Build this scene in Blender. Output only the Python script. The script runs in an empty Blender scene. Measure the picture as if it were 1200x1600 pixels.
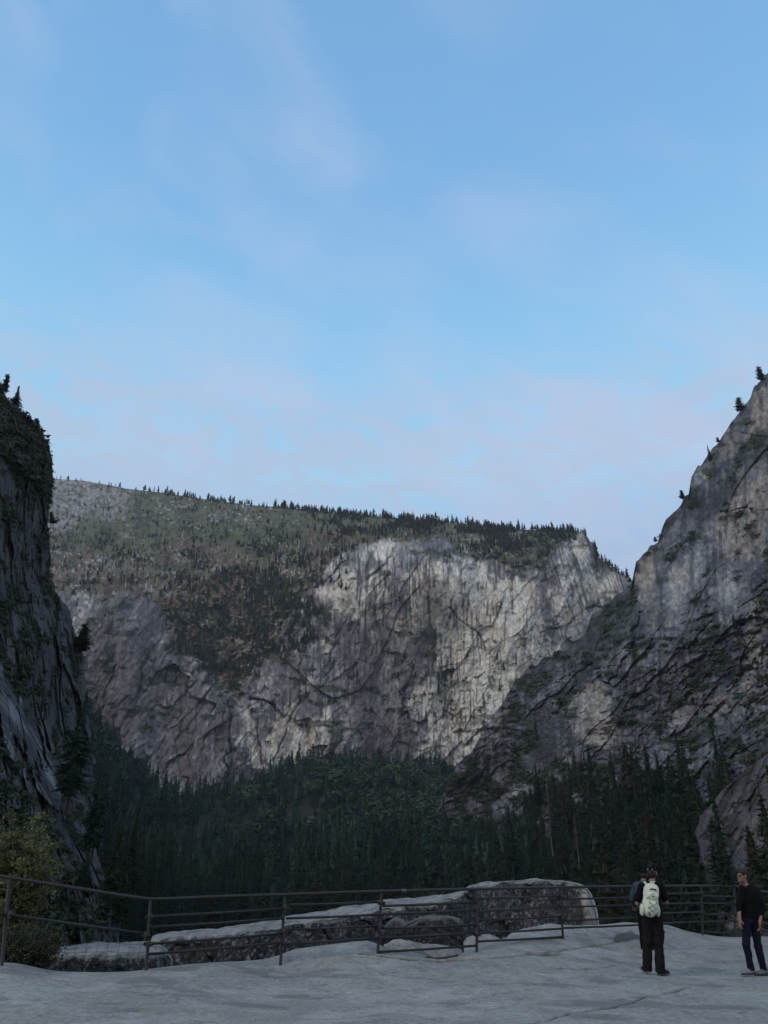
import bpy, math, random
import numpy as np
from mathutils import Vector, Matrix, Euler
S = bpy.context.scene
COL = S.collection
# ------------------------------------------------------------------ camera, sky, sun, exposure
F = 1155.0; YH = 1365.0; CAMH = 1.6
PITCH = math.atan((YH-800)/F)
cd = bpy.data.cameras.new('camera'); cam = bpy.data.objects.new('camera', cd); COL.objects.link(cam)
cam.location = (0, 0, CAMH); cam.rotation_euler = (math.pi/2+PITCH, 0, 0)
cd.sensor_fit = 'VERTICAL'; cd.sensor_height = 36; cd.lens = 36*F/1600; cd.clip_start = .1; cd.clip_end = 20000
S.camera = cam
S.render.resolution_x = 768; S.render.resolution_y = 1024
S.view_settings.view_transform = 'Standard'; S.view_settings.look = 'None'; S.view_settings.gamma = 1
S.view_settings.exposure = 0.0
SUN_EL = 9.0; SUN_AZ = 232.0      # degrees; azimuth clockwise from +Y (view direction): low, behind and left of the camera
W = bpy.data.worlds.new('World'); S.world = W; W.use_nodes = True
def build_world():
    nt = W.node_tree; n = nt.nodes; l = nt.links; n.clear()
    out = n.new('ShaderNodeOutputWorld'); bg = n.new('ShaderNodeBackground'); l.new(bg.outputs[0], out.inputs[0])
    bg.inputs[1].default_value = 0.15
    sky = n.new('ShaderNodeTexSky'); sky.sky_type = 'NISHITA'; sky.sun_disc = False
    sky.sun_elevation = math.radians(SUN_EL); sky.sun_rotation = math.radians(SUN_AZ)
    sky.altitude = 1500; sky.air_density = 1.0; sky.dust_density = 0.3; sky.ozone_density = 2.5
    tc = n.new('ShaderNodeTexCoord'); sep = n.new('ShaderNodeSeparateXYZ'); l.new(tc.outputs['Generated'], sep.inputs[0])
    def math_(op, a, b=None, clamp=False):
        m = n.new('ShaderNodeMath'); m.operation = op; m.use_clamp = clamp
        for i, v in enumerate((a, b)):
            if v is None: continue
            if isinstance(v, (int, float)): m.inputs[i].default_value = v
            else: l.new(v, m.inputs[i])
        return m.outputs[0]
    def mix(fac, a, b, bt='MIX'):
        m = n.new('ShaderNodeMix'); m.data_type = 'RGBA'; m.blend_type = bt
        for s, v in ((m.inputs[0], fac), (m.inputs[6], a), (m.inputs[7], b)):
            if isinstance(v, (int, float)): s.default_value = v
            elif isinstance(v, tuple): s.default_value = (*v, 1)
            else: l.new(v, s)
        return m.outputs[2]
    zz = math_('MAXIMUM', sep.outputs[2], 0.0)
    den = math_('ADD', zz, 0.16)
    px = math_('DIVIDE', sep.outputs[0], den); py = math_('DIVIDE', sep.outputs[1], den)
    cmb = n.new('ShaderNodeCombineXYZ'); l.new(px, cmb.inputs[0]); l.new(py, cmb.inputs[1])
    # soft high streaks
    def noise(scale, detail, rough, rot, sc, dist=0.0, loc=(0,0,0)):
        mp = n.new('ShaderNodeMapping'); l.new(cmb.outputs[0], mp.inputs[0])
        mp.inputs['Rotation'].default_value = (0, 0, math.radians(rot)); mp.inputs['Scale'].default_value = sc; mp.inputs['Location'].default_value = loc
        t = n.new('ShaderNodeTexNoise'); l.new(mp.outputs[0], t.inputs['Vector'])
        t.inputs['Scale'].default_value = scale; t.inputs['Detail'].default_value = detail; t.inputs['Roughness'].default_value = rough
        t.inputs['Distortion'].default_value = dist
        return t.outputs['Fac']
    def ramp(v, a, b, mx):
        m = n.new('ShaderNodeMapRange'); m.interpolation_type = 'SMOOTHSTEP'; l.new(v, m.inputs[0])
        m.inputs[1].default_value = a; m.inputs[2].default_value = b; m.inputs[3].default_value = 0; m.inputs[4].default_value = mx
        return m.outputs[0]
    def dnoise(scale, detail, rough, rot, sc, dist=0.0, loc=(0, 0, 0)):
        m1 = n.new('ShaderNodeMapping'); l.new(tc.outputs['Generated'], m1.inputs[0]); m1.inputs['Rotation'].default_value = (0, math.radians(rot), 0)
        mp = n.new('ShaderNodeMapping'); l.new(m1.outputs[0], mp.inputs[0]); mp.inputs['Scale'].default_value = sc; mp.inputs['Location'].default_value = loc
        t = n.new('ShaderNodeTexNoise'); l.new(mp.outputs[0], t.inputs['Vector']); t.inputs['Scale'].default_value = scale
        t.inputs['Detail'].default_value = detail; t.inputs['Roughness'].default_value = rough; t.inputs['Distortion'].default_value = dist
        return t.outputs['Fac']
    streak = ramp(dnoise(6.0, 5, .5, -38, (.32, 1, 1), .5, (3.1, 1.7, 0)), .40, .70, .42)
    broad = ramp(dnoise(2.6, 3, .5, -38, (.6, 1, 1), .2, (5.0, 2.0, 4.0)), .33, .58, 1.0)
    mott = math_('MULTIPLY', ramp(dnoise(34.0, 7, .60, -10, (.45, .6, 1.2), .5, (1.3, 9.2, 2)), .34, .60, 1.0), ramp(dnoise(4.0, 3, .5, -15, (.5, .6, 1.2), .3, (7.3, 2.2, 1)), .30, .48, 1.0))
    low = ramp(sep.outputs[2], .66, .50, .85)
    base = mix(1.0, sky.outputs[0], SKYTINT, 'MULTIPLY')
    # veil of thin high cloud evens the sky: pale towards the horizon
    g = n.new('ShaderNodeValToRGB'); l.new(sep.outputs[2], g.inputs[0]); cr = g.color_ramp
    stops = VEIL
    cr.elements[0].position = stops[0][0]; cr.elements[0].color = (*stops[0][1], 1)
    cr.elements[1].position = stops[-1][0]; cr.elements[1].color = (*stops[-1][1], 1)
    for p, c in stops[1:-1]:
        e = cr.elements.new(p); e.color = (*c, 1)
    veil = mix(1.0, g.outputs[0], (VEILK, VEILK, VEILK), 'MULTIPLY')
    c0 = mix(0.82, base, veil)
    f1 = math_('MULTIPLY', streak, broad)
    c1 = mix(f1, c0, tuple(VEILK*v for v in (.50, .60, .82)))
    f2 = math_('MULTIPLY', mott, low)
    c2 = mix(f2, c1, tuple(VEILK*v for v in (.46, .58, .77)))
    pk = math_('MULTIPLY', ramp(dnoise(9.0, 5, .55, -35, (.35, 1, 1), .4, (8.0, 4.0, 0)), .46, .70, .30), ramp(sep.outputs[2], .85, .5, 1.0))
    c3 = mix(pk, c2, tuple(VEILK*v for v in (.62, .62, .80)))
    rear = ramp(sep.outputs[1], .15, -.55, .88)     # the dawn side of the sky, behind the viewer, is paler and warmer
    c4 = mix(rear, c3, tuple(VEILK*v for v in REAR))
    l.new(c4, bg.inputs[0])
REAR = (.64, .68, .74)
SKYTINT = (1.0, 1.0, 1.0)
VEILK = 1/0.15
VEIL = [(0.0, (.22, .27, .42)), (.30, (.36, .46, .70)), (.38, (.44, .61, .86)), (.48, (.46, .77, 1.02)), (.60, (.33, .70, 1.04)), (.76, (.24, .54, .92)), (1.0, (.19, .42, .76))]
build_world()
sl = bpy.data.lights.new('sun', 'SUN'); so = bpy.data.objects.new('sun', sl); COL.objects.link(so)
sl.energy = 0.9; sl.angle = math.radians(25); sl.color = (1.0, .86, .74)
SUN_LIGHT_EL = 38.0
_a = math.radians(SUN_AZ); _e = math.radians(SUN_LIGHT_EL)
_d = Vector((math.sin(_a)*math.cos(_e), math.cos(_a)*math.cos(_e), math.sin(_e)))
so.rotation_euler = (-_d).to_track_quat('-Z', 'Y').to_euler()

# ------------------------------------------------------------------ helpers
cp, sp_ = math.cos(PITCH), math.sin(PITCH)
def PT(x, y, D):
    """point on the ray through photo position (x, y) at forward distance D (arrays welcome)"""
    x = np.asarray(x, float); y = np.asarray(y, float); D = np.asarray(D, float)
    xc = (x-600)/F; yc = -(y-800)/F
    t = D/(cp-yc*sp_)
    return np.stack([xc*t, D+0*xc, CAMH+t*(sp_+yc*cp)], -1)
def V3(x, y, D): return Vector(PT(x, y, D).tolist())
def proj(P):
    P = np.asarray(P, float)
    X = P[..., 0]; Y = P[..., 1]; Z = P[..., 2]-CAMH
    zc = Y*cp+Z*sp_; yc = -Y*sp_+Z*cp
    return 600+F*X/zc, 800-F*yc/zc, zc
U32 = np.uint32
def hsh(ix, iy, seed):
    h = (ix.astype(np.int64).astype(U32)*U32(374761393)) + (iy.astype(np.int64).astype(U32)*U32(668265263)) + U32((seed*2246822519) & 0xffffffff)
    h = (h ^ (h >> U32(13)))*U32(1274126177); h = (h ^ (h >> U32(16)))*U32(2654435761 & 0xffffffff); h ^= h >> U32(15)
    return h.astype(np.float64)/4294967296.0
def vn(x, y, seed=0):
    ix = np.floor(x); iy = np.floor(y); fx = x-ix; fy = y-iy
    fx = fx*fx*fx*(fx*(fx*6-15)+10); fy = fy*fy*fy*(fy*(fy*6-15)+10)
    a = hsh(ix, iy, seed); b = hsh(ix+1, iy, seed); c = hsh(ix, iy+1, seed); d = hsh(ix+1, iy+1, seed)
    return (a+(b-a)*fx)*(1-fy)+(c+(d-c)*fx)*fy
def fbm(x, y, seed=0, o=5, g=.5, lac=2.03):
    s = 0; a = 1; t = 0
    for i in range(o):
        s = s+a*(vn(x, y, seed+i*17)*2-1); t += a; a *= g
        x, y = (x*.8-y*.6)*lac+3.1, (x*.6+y*.8)*lac+1.7
    return s/t
def fbma(x, y, seed=0, o=5, g=.5, lac=2.03):   # no rotation between octaves (keeps streaks aligned)
    s = 0; a = 1; t = 0
    for i in range(o):
        s = s+a*(vn(x, y, seed+i*17)*2-1); t += a; a *= g
        x, y = x*lac+3.1, y*lac+1.7
    return s/t
def worley(x, y, seed=0):
    ix = np.floor(x); iy = np.floor(y)
    f1 = np.full(x.shape, 9.); f2 = np.full(x.shape, 9.); cid = np.zeros(x.shape); dx1 = np.zeros(x.shape); dy1 = np.zeros(x.shape)
    for j in (-1, 0, 1):
        for i in (-1, 0, 1):
            cx = ix+i; cy = iy+j
            ddx = x-(cx+hsh(cx, cy, seed)); ddy = y-(cy+hsh(cx, cy, seed+1))
            d = ddx*ddx+ddy*ddy
            m = d < f1
            f2 = np.where(m, f1, np.minimum(f2, d))
            f1 = np.where(m, d, f1)
            cid = np.where(m, hsh(cx, cy, seed+2), cid); dx1 = np.where(m, ddx, dx1); dy1 = np.where(m, ddy, dy1)
    return np.sqrt(f1), np.sqrt(f2), cid, dx1, dy1
def sst(a, b, x):
    t = np.clip((x-a)/(b-a), 0, 1); return t*t*(3-2*t)
def facets(u, v, size, ang, stretch, seed, tilt=1.0):
    """broken slabs: plane pieces of about `size` metres, long axis at `ang`; returns relief (in sizes) and joint darkness"""
    c, s = math.cos(math.radians(ang)), math.sin(math.radians(ang))
    a = (u*c+v*s)/size/stretch; b = (-u*s+v*c)/size
    wx = fbm(a*1.3, b*1.3, seed+50, 3)*.35; wy = fbm(a*1.3+9, b*1.3, seed+60, 3)*.35
    f1, f2, cid, dx, dy = worley(a+wx, b+wy, seed)
    t1 = (cid*7.13 % 1)*2-1; t2 = (cid*13.7 % 1)*2-1
    h = (cid*3.31 % 1)-.5+tilt*(dx*t1+dy*t2)
    edge = 1-sst(0, .07, f2-f1)
    return h, edge, cid
def rbf(pts, vals, sx=1.0, sy=1.0):
    P = np.array(pts, float)*np.array([sx, sy]); V = np.array(vals, float); n = len(P)
    def k(r2): return r2*np.log(r2+1e-9)*.5
    A = np.zeros((n+3, n+3)); d = ((P[:, None]-P[None])**2).sum(-1); A[:n, :n] = k(d)+np.eye(n)*1e-3*np.mean(d)*0.02
    A[:n, n] = 1; A[:n, n+1:] = P; A[n, :n] = 1; A[n+1:, :n] = P.T
    w = np.linalg.solve(A, np.concatenate([V, [0, 0, 0]]))
    def f(x, y):
        x = np.asarray(x, float)*sx; y = np.asarray(y, float)*sy
        r = w[n]+w[n+1]*x+w[n+2]*y
        for i in range(n): r = r+w[i]*k((x-P[i, 0])**2+(y-P[i, 1])**2)
        return r
    return f
def polymask(x, y, poly, soft=8):
    """1 inside polygon with a soft signed-distance edge (in the same units)"""
    inside = np.zeros(x.shape, bool); dmin = np.full(x.shape, 1e9); n = len(poly)
    for i in range(n):
        (x1, y1), (x2, y2) = poly[i], poly[(i+1) % n]
        if y1 != y2:
            c = ((y1 > y) != (y2 > y)) & (x < (x2-x1)*(y-y1)/(y2-y1)+x1); inside ^= c
        dmin = np.minimum(dmin, segdist(x, y, x1, y1, x2, y2)[0])
    sd = np.where(inside, dmin, -dmin)
    return sst(-soft, soft, sd)
def segdist(x, y, x1, y1, x2, y2):
    dx, dy = x2-x1, y2-y1; t = np.clip(((x-x1)*dx+(y-y1)*dy)/(dx*dx+dy*dy+1e-9), 0, 1)
    return np.hypot(x-x1-t*dx, y-y1-t*dy), t
def linedist(x, y, pl):
    d = np.full(x.shape, 1e9)
    for a, b in zip(pl[:-1], pl[1:]): d = np.minimum(d, segdist(x, y, *a, *b)[0])
    return d
def tag(o, label=None, cat=None, group=None, kind=None):
    for k, v in (('label', label), ('category', cat), ('group', group), ('kind', kind)):
        if v: o[k] = v
    return o
def mesh_np(name, V, Fq, mats=None, col=None, smooth=True, parent=None, fm=None):
    """V (n,3); Fq list of index arrays (m,3) / (m,4)"""
    me = bpy.data.meshes.new(name); V = np.asarray(V, np.float32).reshape(-1, 3)
    Fq = [np.asarray(f, np.int32) for f in (Fq if isinstance(Fq, list) else [Fq]) if len(f)]
    me.vertices.add(len(V)); me.vertices.foreach_set('co', V.ravel())
    tot = np.concatenate([np.full(len(f), f.shape[1], np.int32) for f in Fq]); idx = np.concatenate([f.ravel() for f in Fq])
    me.loops.add(len(idx)); me.loops.foreach_set('vertex_index', idx)
    me.polygons.add(len(tot)); st = np.concatenate([[0], np.cumsum(tot)[:-1]]).astype(np.int32)
    me.polygons.foreach_set('loop_start', st); me.polygons.foreach_set('loop_total', tot)
    me.polygons.foreach_set('use_smooth', np.full(len(tot), smooth))
    if fm is not None: me.polygons.foreach_set('material_index', np.asarray(fm, np.int32))
    if col is not None:
        a = me.color_attributes.new('Col', 'FLOAT_COLOR', 'POINT'); c = np.ones((len(V), 4), np.float32); c[:, :3] = np.asarray(col).reshape(-1, 3); a.data.foreach_set('color', c.ravel())
    me.update(calc_edges=True); me.validate()
    for m in (mats if isinstance(mats, (list, tuple)) else [mats]):
        if m: me.materials.append(m)
    o = bpy.data.objects.new(name, me); COL.objects.link(o)
    if parent: o.parent = parent
    return o
def gridfaces(ny, nx):
    i = np.arange(ny*nx).reshape(ny, nx)
    return np.stack([i[:-1, :-1], i[:-1, 1:], i[1:, 1:], i[1:, :-1]], -1).reshape(-1, 4)
def empty(name, loc, parent=None):
    o = bpy.data.objects.new(name, None); COL.objects.link(o); o.location = loc; o.empty_display_size = .2
    if parent: o.parent = parent
    return o
# ------------------------------------------------------------------ materials
def nodes(name):
    m = bpy.data.materials.new(name); m.use_nodes = True; nt = m.node_tree
    return m, nt, nt.nodes, nt.links, nt.nodes['Principled BSDF']
def mat_attr(name, rough=.9, nscale=1.0, namt=.25, bump=.3, bdist=.1, detail=8, spec=.2):
    """albedo from the mesh's own colour attribute, broken up by procedural grain and relief"""
    m, nt, n, l, b = nodes(name)
    at = n.new('ShaderNodeAttribute'); at.attribute_name = 'Col'
    tc = n.new('ShaderNodeTexCoord'); t = n.new('ShaderNodeTexNoise'); l.new(tc.outputs['Object'], t.inputs['Vector'])
    t.inputs['Scale'].default_value = nscale; t.inputs['Detail'].default_value = detail; t.inputs['Roughness'].default_value = .65
    mr = n.new('ShaderNodeMapRange'); l.new(t.outputs['Fac'], mr.inputs[0]); mr.inputs[1].default_value = .3; mr.inputs[2].default_value = .7
    mr.inputs[3].default_value = 1-namt; mr.inputs[4].default_value = 1+namt
    mx = n.new('ShaderNodeMix'); mx.data_type = 'RGBA'; mx.blend_type = 'MULTIPLY'; mx.inputs[0].default_value = 1
    l.new(at.outputs['Color'], mx.inputs[6]); l.new(mr.outputs[0], mx.inputs[7]); l.new(mx.outputs[2], b.inputs['Base Color'])
    b.inputs['Roughness'].default_value = rough; b.inputs['Specular IOR Level'].default_value = spec
    bp = n.new('ShaderNodeBump'); bp.inputs['Strength'].default_value = bump; bp.inputs['Distance'].default_value = bdist
    l.new(t.outputs['Fac'], bp.inputs['Height']); l.new(bp.outputs[0], b.inputs['Normal'])
    return m
def mat_plain(name, c, rough=.8, nscale=30, namt=.2, bump=.2, bdist=.005, metal=0, spec=.3, trans=0):
    m, nt, n, l, b = nodes(name)
    tc = n.new('ShaderNodeTexCoord'); t = n.new('ShaderNodeTexNoise'); l.new(tc.outputs['Object'], t.inputs['Vector'])
    t.inputs['Scale'].default_value = nscale; t.inputs['Detail'].default_value = 5
    cr = n.new('ShaderNodeMix'); cr.data_type = 'RGBA'; l.new(t.outputs['Fac'], cr.inputs[0])
    cr.inputs[6].default_value = (*[v*(1-namt) for v in c], 1); cr.inputs[7].default_value = (*[min(1, v*(1+namt)) for v in c], 1)
    l.new(cr.outputs[2], b.inputs['Base Color']); b.inputs['Roughness'].default_value = rough; b.inputs['Metallic'].default_value = metal
    b.inputs['Specular IOR Level'].default_value = spec
    bp = n.new('ShaderNodeBump'); bp.inputs['Strength'].default_value = bump; bp.inputs['Distance'].default_value = bdist
    l.new(t.outputs['Fac'], bp.inputs['Height']); l.new(bp.outputs[0], b.inputs['Normal'])
    return m
M = {}
M['far_rock'] = mat_attr('far_rock', nscale=.12, namt=.12, bump=.35, bdist=1.5)
M['mid_rock'] = mat_attr('mid_rock', nscale=.35, namt=.14, bump=.4, bdist=.6)
M['near_rock'] = mat_attr('near_rock', nscale=2.0, namt=.14, bump=.4, bdist=.12)
M['granite'] = mat_attr('granite', nscale=34, namt=.26, bump=.45, bdist=.02)
M['soil'] = mat_attr('soil', nscale=.2, namt=.3, bump=.4, bdist=1)
M['needles'] = mat_attr('needles', nscale=.6, namt=.35, bump=0, rough=.75, spec=.25)
M['bark'] = mat_plain('bark', (.055, .042, .034), .95, nscale=3, bdist=.03, bump=.5)
M['dead_wood'] = mat_plain('dead_wood', (.50, .45, .38), .9, nscale=1, bdist=.03)
def mixc(a, b, t): t = np.asarray(t)[..., None]; return np.asarray(a)*(1-t)+np.asarray(b)*t
# ------------------------------------------------------------------ the far mountain across the valley
def interp(xs, pts):
    p = np.array(pts, float); return np.interp(xs, p[:, 0], p[:, 1])
def smooth_interp(xs, pts):
    return interp(xs, pts)
GREEN = np.array((.050, .058, .030)); BROWN = np.array((.085, .060, .042)); DKG = np.array((.018, .026, .014))
DARKROCK = np.array((.115, .103, .108)); MIDROCK = np.array((.195, .188, .19)); PALEROCK = np.array((.56, .53, .47)); TAN = np.array((.30, .22, .15)); BLACKLICHEN = np.array((.03, .03, .032))
C_TOP = [(-300, 742), (85, 748), (130, 751), (170, 758), (200, 764), (240, 768), (300, 777), (350, 784), (400, 790), (450, 793), (500, 799), (560, 804), (600, 808), (650, 812), (700, 815), (760, 822), (800, 826), (850, 829), (900, 829), (915, 834), (922, 846), (930, 850), (933, 868), (940, 876), (960, 890), (985, 906), (1020, 925), (1250, 1010)]
C_EDGE = [(-300, 930), (100, 932), (160, 938), (200, 926), (240, 930), (262, 960), (300, 1010), (345, 1075), (370, 1085), (400, 1040), (425, 1010), (440, 985), (462, 945), (500, 890), (540, 868), (570, 850), (610, 838), (640, 845), (680, 840), (720, 862), (760, 872), (800, 884), (840, 872), (870, 850), (900, 838), (920, 838), (935, 875), (1250, 1050)]
_cp = [(-300, 745, 2100), (80, 748, 2050), (300, 775, 1850), (500, 797, 1680), (700, 812, 1540), (850, 828, 1440), (930, 850, 1400), (990, 910, 1450), (1250, 1000, 1650),
    (100, 850, 1560), (300, 850, 1520), (430, 850, 1440), (-300, 850, 1600), (560, 822, 1480), (680, 826, 1450),
    (-300, 930, 1300), (100, 930, 1265), (250, 935, 1275), (340, 1000, 1270), (370, 1080, 1200), (450, 920, 1290), (520, 885, 1280), (600, 842, 1330), (700, 850, 1310), (780, 876, 1270), (860, 850, 1350), (930, 870, 1395), (1000, 930, 1430),
    (150, 1050, 1180), (260, 1080, 1150), (-300, 1100, 1150), (500, 1020, 1215), (600, 960, 1240), (700, 1000, 1205), (850, 1000, 1240), (780, 940, 1215), (950, 950, 1350), (440, 1080, 1165),
    (100, 1180, 1090), (300, 1240, 1075), (400, 1160, 1130), (500, 1200, 1120), (700, 1220, 1135), (850, 1200, 1170), (1000, 1200, 1230), (1250, 1200, 1350), (300, 1320, 1060), (700, 1320, 1110)]
c_depth = rbf([(a, b) for a, b, c in _cp], [c for a, b, c in _cp], .001, .001)
GULLY = [(262, 950), (300, 930), (440, 900), (500, 885), (520, 920), (500, 960), (470, 1010), (430, 1045), (400, 1040), (372, 1085), (355, 1100), (335, 1060), (300, 1020), (270, 985)]
PALE1 = [(640, 920), (680, 880), (745, 862), (790, 880), (830, 915), (845, 960), (850, 1000), (860, 1040), (800, 1075), (760, 1130), (715, 1190), (640, 1180), (650, 1140), (640, 1100), (690, 1040), (700, 1000), (660, 980)]
PALE2 = [(520, 870), (600, 840), (625, 850), (600, 890), (620, 960), (560, 985), (520, 950)]
PALE3 = [(385, 1085), (470, 1110), (500, 1180), (470, 1190), (430, 1200), (390, 1215), (380, 1150)]
PALE4 = [(860, 850), (925, 850), (935, 900), (975, 915), (960, 950), (930, 970), (900, 1000), (870, 1010), (850, 960), (845, 905)]
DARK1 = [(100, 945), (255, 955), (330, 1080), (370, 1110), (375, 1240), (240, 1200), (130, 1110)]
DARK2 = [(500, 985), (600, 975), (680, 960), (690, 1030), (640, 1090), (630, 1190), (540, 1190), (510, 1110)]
CRACKS = [([(360, 1095), (358, 1140), (355, 1180), (352, 1225)], 2.4, 18), ([(470, 1080), (455, 1120), (440, 1160), (425, 1190)], 2.0, 12), ([(392, 1092), (412, 1094), (430, 1104), (441, 1122)], 2.6, 18), ([(395, 1110), (402, 1140), (405, 1175), (407, 1215)], 2.4, 14),
    ([(272, 975), (240, 1010), (222, 1050), (213, 1090)], 2.6, 14), ([(625, 850), (604, 880), (578, 905)], 3.5, 20), ([(545, 965), (520, 1010), (505, 1070), (500, 1120)], 3, 12), ([(645, 1040), (632, 1080), (630, 1120)], 2.5, 14),
    ([(752, 1072), (768, 1058), (776, 1074)], 2.2, 10), ([(180, 1040), (165, 1080), (160, 1110)], 2.4, 10), ([(455, 940), (450, 990), (470, 1030), (468, 1080)], 3, 12), ([(700, 950), (722, 972), (735, 978), (758, 1008), (762, 1030)], 2, 9), ([(630, 1118), (638, 1112), (642, 1122)], 3, 16), ([(690, 1110), (715, 1122), (708, 1140)], 2, 8)]
# patches of bare rock that differ in colour: (outline, strength; + pale, - dark), edge softness
PATCH = [([(664, 885), (671, 884), (672, 925), (665, 922)], -.8, 2), ([(677, 882), (684, 880), (685, 915), (679, 918)], -.7, 2), ([(702, 878), (709, 876), (710, 918), (703, 912)], -.7, 2), ([(718, 872), (727, 870), (729, 925), (721, 930)], -.9, 2.5), ([(744, 868), (750, 868), (751, 905), (746, 908)], -.9, 2), ([(770, 880), (776, 882), (778, 915), (771, 915)], -.9, 2),
    ([(781, 886), (788, 889), (790, 920), (783, 915)], -.7, 2), ([(580, 862), (590, 858), (592, 885), (578, 905), (572, 895)], -.8, 4), ([(592, 842), (618, 838), (612, 868), (596, 872)], .5, 4), ([(690, 890), (740, 868), (765, 870), (770, 905), (700, 905)], .35, 6), ([(690, 912), (830, 920), (845, 1000), (780, 1005), (700, 960)], .30, 10),
    ([(838, 860), (882, 850), (890, 905), (872, 985), (850, 975), (840, 910)], -.42, 9), ([(905, 848), (928, 850), (932, 880), (905, 895)], .4, 5), ([(880, 902), (960, 915), (945, 950), (900, 985), (872, 985)], .30, 8), ([(600, 995), (690, 1000), (700, 1040), (668, 1075), (655, 1110), (600, 1090)], -.38, 9),
    ([(545, 1005), (600, 1000), (603, 1190), (545, 1190)], -.34, 6), ([(700, 1085), (748, 1075), (756, 1110), (722, 1165), (705, 1150)], -.45, 6), ([(688, 1015), (705, 1022), (760, 1065), (800, 1100), (785, 1108), (730, 1065)], .5, 5), ([(735, 1010), (800, 1000), (815, 1050), (780, 1090), (745, 1050)], .30, 7), ([(770, 1110), (800, 1060), (825, 1055), (760, 1150), (722, 1190), (715, 1180)], .5, 6),
    ([(655, 1060), (690, 1040), (668, 1110), (665, 1185), (655, 1185)], .40, 4), ([(552, 1150), (558, 1150), (558, 1188), (551, 1188)], .9, 1.5), ([(455, 1132), (490, 1120), (498, 1185), (458, 1190)], .35, 5), ([(500, 1100), (512, 1095), (510, 1180), (498, 1180)], .5, 3), ([(517, 1110), (524, 1110), (527, 1180), (516, 1180)], -.8, 2), ([(530, 1100), (540, 1100), (542, 1180), (532, 1180)], .5, 3),
    ([(372, 1128), (402, 1128), (402, 1195), (376, 1205)], .35, 5), ([(408, 1128), (432, 1140), (430, 1195), (410, 1190)], .38, 5), ([(378, 1186), (402, 1190), (408, 1200), (385, 1198)], .8, 2), ([(384, 1198), (406, 1200), (404, 1215), (386, 1212)], -.9, 2), ([(386, 1215), (408, 1216), (405, 1226), (390, 1224)], .8, 2),
    ([(225, 1010), (252, 975), (260, 985), (228, 1040), (215, 1062)], .45, 4), ([(110, 945), (140, 940), (120, 985)], .35, 6), ([(130, 1040), (200, 1000), (205, 1040), (170, 1080), (140, 1080)], .20, 8), ([(200, 1060), (330, 1040), (360, 1110), (345, 1200), (260, 1180), (215, 1120)], -.25, 12), ([(430, 925), (470, 905), (490, 960), (460, 1000), (435, 970)], .28, 8),
    ([(500, 925), (560, 905), (620, 915), (600, 960), (540, 965)], .25, 9), ([(440, 1030), (470, 1020), (480, 1060), (455, 1080)], -.3, 5), ([(610, 930), (665, 915), (680, 950), (640, 980), (612, 970)], -.18, 8), ([(485, 1060), (500, 1010), (535, 1000), (520, 1060), (500, 1100)], .22, 6)]
def patches(X, Y, lst, wx, wy):
    """signed sum of patch strengths, each worked out only near its own outline"""
    out = np.zeros(X.shape)
    for p, a, so in lst:
        xs = [q[0] for q in p]; ys = [q[1] for q in p]; k = min(1.0, .22+so/9)
        Xq = X+wx*k; Yq = Y+wy*k
        m = (Xq > min(xs)-so) & (Xq < max(xs)+so) & (Yq > min(ys)-so) & (Yq < max(ys)+so)
        if m.any(): out[m] += a*polymask(Xq[m], Yq[m], p, so)
    return out
def far_relief(x, y, u, v, face):
    h1, e1, c1 = facets(u, v, 95, 68, 2.2, 11, 1.2); h2, e2, c2 = facets(u, v, 34, 62, 2.6, 23, 1.3)
    h3, e3, c3 = facets(u, v, 13, 75, 2.4, 37, 1.3); h4, e4, c4 = facets(u, v, 5.5, 55, 1.8, 51, 1.2)
    def grain(q): return fbma(q/7, v/70, 5, 4), fbma(q/2.6+fbm(q/60, v/90, 8, 3)*1.2, v/34, 15, 3)
    aL = sst(60, -60, x-330+90*fbm(u/140, v/140, 4, 4)); aR = sst(-50, 50, x-860+90*fbm(u/140, v/140, 14, 4)); g1, g2, g3 = grain(u-v*.62), grain(u), grain(u+v*.30)
    mb = aL*.85; mr = aR*.8+.5*sst(.1, .3, fbm(u/150, v/150, 24, 3)); mr = np.clip(mr*(1-aL), 0, 1)
    st, st2 = [g1[q]*mb+(g2[q]*(1-mr)+g3[q]*mr)*(1-mb) for q in (0, 1)]
    calm = sst(-.12, .22, fbm(u/110, v/90, 6, 4))          # some walls are sheer and unbroken
    k = 1-.72*calm
    butt = fbma(u/85, v/330, 9, 4); rib = 1-np.abs(fbma(u/38+fbm(u/90, v/120, 12, 3)*.5, v/150, 13, 4))
    h0, e0, c0 = facets(u, v, 190, 74, 1.5, 19, 1.3); r = 7*h0+16*h1+8*h2*(.35+.65*k)+3.6*h3*(.3+.7*k)+1.8*h4*(.4+.6*k)+2.6*st+1.0*st2+13*fbm(u/120, v/160, 3, 5)+34*butt-9*rib
    r += 1.0*e1+.8*e2*k+.6*e3*k+.4*e4*k
    return r, (h1, h2, h3, h4, e1, e2, e3, e4, c1, c2, c3, c4, st, st2)
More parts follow.
